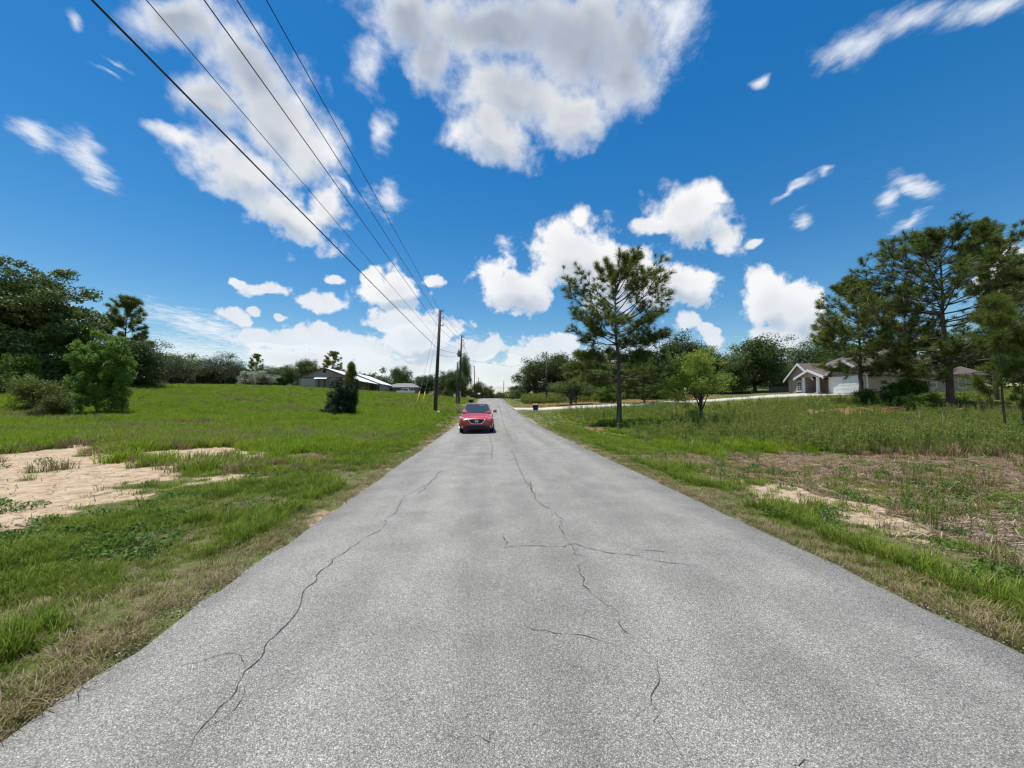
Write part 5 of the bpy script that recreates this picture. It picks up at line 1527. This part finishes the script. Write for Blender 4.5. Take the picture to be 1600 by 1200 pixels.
def build_plants():
    def edge(X): return np.where(X > 0, X - RX1, RX0 - X)
    # verge: short turf both sides
    X1, Y1 = fan(72000, 1.6, 26, -700, 2300)
    X2, Y2 = box_pts(16000, RX0 - 3.2, RX0 - .02, .8, 24); X3, Y3 = box_pts(15000, RX1 + .02, RX1 + 2.2, .8, 24)
    X = np.concatenate([X1, X2, X3]); Y = np.concatenate([Y1, Y2, Y3])
    e = edge(X); s, l, u = cover(X, Y)
    n2 = fbm(X * 1.1, Y * 1.1, 61); n1 = fbm(X * .7, Y * .7, 62)
    p = np.clip((1 - s * 1.02) * (1 - l * (.97 - .36 * sstep(n1, .50, .64))), 0, 1) * (.13 + .87 * sstep(n2, .36, .60)) * np.clip(.35 + e * 1.2, 0, 1)
    k = (e > .03) & (RNG.random(len(X)) < p) & ~((X > 5.5) & (Y > 13))
    Xa, Ya, ea, na_, nb = X[k], Y[k], e[k], n2[k], n1[k]
    sc = (.32 + .55 * RNG.random(len(Xa)) ** 1.5) * np.clip(.42 + ea * .4, .42, 1.15) * (1 + Ya * .012)
    scatter('verge_grass', 'verge', Xa, Ya, sc, 'short green grass along both road verges', 'grass')
    # taller tufts where the turf is lush
    k2 = (ea > .45) & (na_ > .52) & (RNG.random(len(Xa)) < .24 * sstep(nb, .42, .60)) & (Xa < 0) | ((ea > .5) & (ea < 1.8) & (Xa > 0) & (na_ > .5) & (RNG.random(len(Xa)) < .22))
    scatter('tufted_grass', 'tall', Xa[k2] + .03, Ya[k2], .32 + .5 * RNG.random(k2.sum()), 'taller grass tufts in the verge', 'grass')
    # dry turf at the road edge and in the litter
    k = (e > .02) & (RNG.random(len(X)) < np.clip(l * .16 + .16 * sstep(e, .6, .1) + .06 * sstep(e, 2.2, .6), 0, 1) * (1 - s * .7)) & (Y < 24)
    scatter('dry_grass', 'dry', X[k], Y[k], (.35 + .45 * RNG.random(k.sum())), 'dry brown grass and straw near the road edge', 'grass')
    # straggly weeds and dead stems standing in the litter
    Xl, Yl = fan(9000, 3, 15, 700, 2150); s_, l_, u_ = cover(Xl, Yl); el_ = edge(Xl)
    k = (Xl > RX1 + 1.2) & (RNG.random(len(Xl)) < l_ * .34 * sstep(fbm(Xl * .9, Yl * .9, 66), .42, .62)); Xl, Yl = Xl[k], Yl[k]
    h_ = len(Xl) // 2
    scatter('straggly_weeds', 'weed', Xl[:h_], Yl[:h_], .18 + .32 * RNG.random(h_), 'straggly low weeds in the brown litter on the right', 'weeds')
    scatter('dead_stems', 'dryfield', Xl[h_:], Yl[h_:], .22 + .35 * RNG.random(len(Xl) - h_), 'dead straw stems in the brown litter on the right', 'grass')
    # leafy weeds
    Xw, Yw = fan(7000, 2.5, 20, -500, 2100); ew = edge(Xw); s, l, u = cover(Xw, Yw)
    pw = sstep(fbm(Xw * 1.6, Yw * 1.6, 71), .48, .70) * (1 - s * .6) * .55
    k = (ew > .6) & (RNG.random(len(Xw)) < pw)
    scatter('leafy_weeds', 'leafy', Xw[k], Yw[k], .5 + .9 * RNG.random(k.sum()), 'low leafy green weeds on both sides of road', 'weeds')
    # field grass to the left and beyond
    Xf, Yf = fan(60000, 9, 112, -450, 800)
    ef = edge(Xf); s, l, u = cover(Xf, Yf); n = fbm(Xf * .22, Yf * .22, 81)
    p = (1 - s) * (1 - l * .7) * np.clip(sstep(Yf, 11.5, 15.5) + .25 * (n > .5), 0, 1) * np.clip(ef / 2.0, 0.12, 1)
    k = (Xf < RX0 - .4) & (RNG.random(len(Xf)) < p)
    Xf, Yf, n, ef = Xf[k], Yf[k], n[k], ef[k]
    scl = (.55 + .6 * RNG.random(len(Xf))) * np.clip(.35 + ef / 6, .35, 1) * (1 + np.maximum(Yf - 20, 0) * .006)
    dr = RNG.random(len(Xf)) < sstep(n, .50, .64) * .7 + .03
    scatter('field_grass', 'field', Xf[~dr], Yf[~dr], scl[~dr], 'bright green grass of the left field', 'grass')
    scatter('dry_field_grass', 'dryfield', Xf[dr], Yf[dr], scl[dr] * .9, 'straw-coloured grass in the left field', 'grass')
    # right side: grass beyond, weeds in the rough
    Xg, Yg = fan(42000, 9, 105, 780, 2100); eg = edge(Xg); s, l, u = cover(Xg, Yg)
    p = (1 - l * .8) * (1 - u * .85) * sstep(Yg, 10.5, 14) * np.clip(.3 + eg / 3, 0, 1) * ~on_drive(Xg, Yg)
    k = (Xg > RX1 + .25) & (RNG.random(len(Xg)) < p)
    Xg, Yg, eg = Xg[k], Yg[k], eg[k]
    lawn = (Yg > 44) | (eg < 3.2)
    k = lawn | (RNG.random(len(Xg)) < .5); Xg, Yg, eg, lawn = Xg[k], Yg[k], eg[k], lawn[k]
    sg = (.5 + .6 * RNG.random(len(Xg))) * np.where(lawn, .34, .8) * (1 + np.maximum(Yg - 20, 0) * .006)
    scatter('roadside_grass', 'field', Xg, Yg, sg, 'green grass on the right beside the driveway', 'grass')
    Xw, Yw = fan(17000, 8.5, 47, 880, 2150); ew = edge(Xw); s, l, u = cover(Xw, Yw); n = fbm(Xw * .35, Yw * .35, 91)
    p = np.clip(sstep(Yw + (ew - 6) * .25 + (n - .5) * 7, 11.0, 15.0), .0, 1) * sstep(ew, 2.6, 5.2) * sstep(n, .28, .5) * (1 - u * .9) * sstep(Yw, 47, 40)
    k = (RNG.random(len(Xw)) < p) & ~on_drive(Xw, Yw)
    Xw, Yw = Xw[k], Yw[k]
    scatter('tall_weeds', 'weed', Xw, Yw, (.35 + .75 * RNG.random(len(Xw)) ** 1.3) * (1 + np.maximum(Yw - 18, 0) * .006), 'tall feathery green weeds in the rough on the right', 'weeds')
    Xd, Yd = Xw[::3] + .2, Yw[::3] - .2
    scatter('dry_weeds', 'dryfield', Xd, Yd, .45 + .7 * RNG.random(len(Xd)), 'dry straw among the tall weeds on the right', 'weeds')
    # scrub beyond the driveway by the live oaks
    Xs, Ys = box_pts(1500, 6, 34, 64, 76)
    scatter('scrub_weeds', 'weed', Xs, Ys, 1.2 + 1.0 * RNG.random(1500), 'scrubby weeds below the trees past the driveway', 'weeds')
build_plants()

# the far-off woods that close every gap behind the field and the houses
def far_woods():
    rg = np.random.default_rng(77); C = []
    for (xa, ya, xb, yb, h, n) in ((-330, 120, -150, 190, 11, 330), (-150, 190, -12, 215, 11, 420), (14, 215, 90, 170, 10, 300), (70, 120, 150, 130, 9, 260), (120, 110, 260, 70, 11, 300), (-12, 250, 14, 250, 9, 90)):
        for k in range(n):
            t = rg.random(); x = xa + (xb - xa) * t + rg.normal(0, 3); y = ya + (yb - ya) * t + rg.normal(0, 5)
            hh = h * (.55 + .75 * float(vnoise(np.array([x * .11]), np.array([y * .11]), 5)[0]))
            C.append((x, y, hz(x, y) + hh * rg.random() ** .8, rg.uniform(1.2, 2.6)))
    C = np.array(C); per = 70; rep = np.repeat(np.arange(len(C)), per)
    P = C[rep, :3] + unit(rg.normal(size=(len(rep), 3))) * (rg.random((len(rep), 1)) ** .4) * C[rep, 3:4]
    V, F = leaves_np(P, rg, .8)
    o = obj_np('distant_woods', V, F, leaf_oak, attr={'tint': ('FACE', np.repeat(np.clip(rg.random(len(C))[rep] * .5 + rg.random(len(rep)) * .5, 0, 1), 2))})
    tag(o, 'far-off dark woods closing the horizon behind field and houses', 'woods', kind='stuff')
far_woods()

# twigs, pine straw and wood chips on the bare litter: one loose layer
def litter_layer():
    X, Y = fan(95000, 2.2, 17, -300, 2100)
    s, l, u = cover(X, Y); e = np.where(X > 0, X - RX1, RX0 - X)
    k = (e > .25) & (RNG.random(len(X)) < np.clip(l * .95 + s * .16, 0, 1)); X, Y = X[k], Y[k]
    n = len(X); z = height(X, Y) + .012
    C = np.stack([X, Y, z], 1); a = RNG.uniform(0, 6.283, n); L_ = RNG.uniform(.03, .15, n) * (RNG.random(n) ** .6 + .3); w = RNG.uniform(.003, .009, n)
    D = np.stack([np.cos(a), np.sin(a), RNG.normal(0, .22, n)], 1); S = np.stack([-np.sin(a), np.cos(a), RNG.normal(0, .3, n)], 1)
    V = np.stack([C - D * L_[:, None] - S * w[:, None], C - D * L_[:, None] + S * w[:, None], C + D * L_[:, None] + S * w[:, None] * .4, C + D * L_[:, None] - S * w[:, None] * .4], 1).reshape(-1, 3)
    F = np.arange(n * 4).reshape(-1, 4)
    m = leaf_mat('twig_straw', (.055, .038, .026), (.36, .28, .20), .05, obj_random=False)
    o = obj_np('twig_litter', V, F, m, attr={'tint': ('FACE', RNG.random(n))})
    tag(o, 'brown twigs and straw lying on the bare ground', 'litter', kind='stuff')
litter_layer()

# loose gravel and sand crumbs along the broken road edge
def gravel():
    n = 6500
    Y = np.exp(RNG.uniform(math.log(1.2), math.log(22), n)); side = RNG.random(n) < .5
    off = np.abs(RNG.normal(0, .22, n)) - .02
    X = np.where(side, RX0 - off, RX1 + off)
    z = height(X, Y) + .008; r = RNG.uniform(.003, .009, n)
    base = np.array([[1, 0, 0], [-1, 0, 0], [0, 1, 0], [0, -1, 0], [0, 0, .7], [0, 0, -.7]], float)
    V = np.stack([X, Y, z], 1)[:, None, :] + base[None] * (r[:, None, None] * RNG.uniform(.6, 1.4, (n, 6, 1)))
    f = np.array([[0, 2, 4], [2, 1, 4], [1, 3, 4], [3, 0, 4], [2, 0, 5], [1, 2, 5], [3, 1, 5], [0, 3, 5]])
    F = (np.arange(n)[:, None, None] * 6 + f[None]).reshape(-1, 3)
    m = leaf_mat('gravel_stone', (.17, .145, .11), (.40, .345, .26), .0, obj_random=False, rough=.9)
    o = obj_np('gravel', V.reshape(-1, 3), F, m, attr={'tint': ('FACE', np.repeat(RNG.random(n), 8))})
    tag(o, 'loose pale gravel along the crumbling road edges', 'gravel', kind='stuff')
gravel()
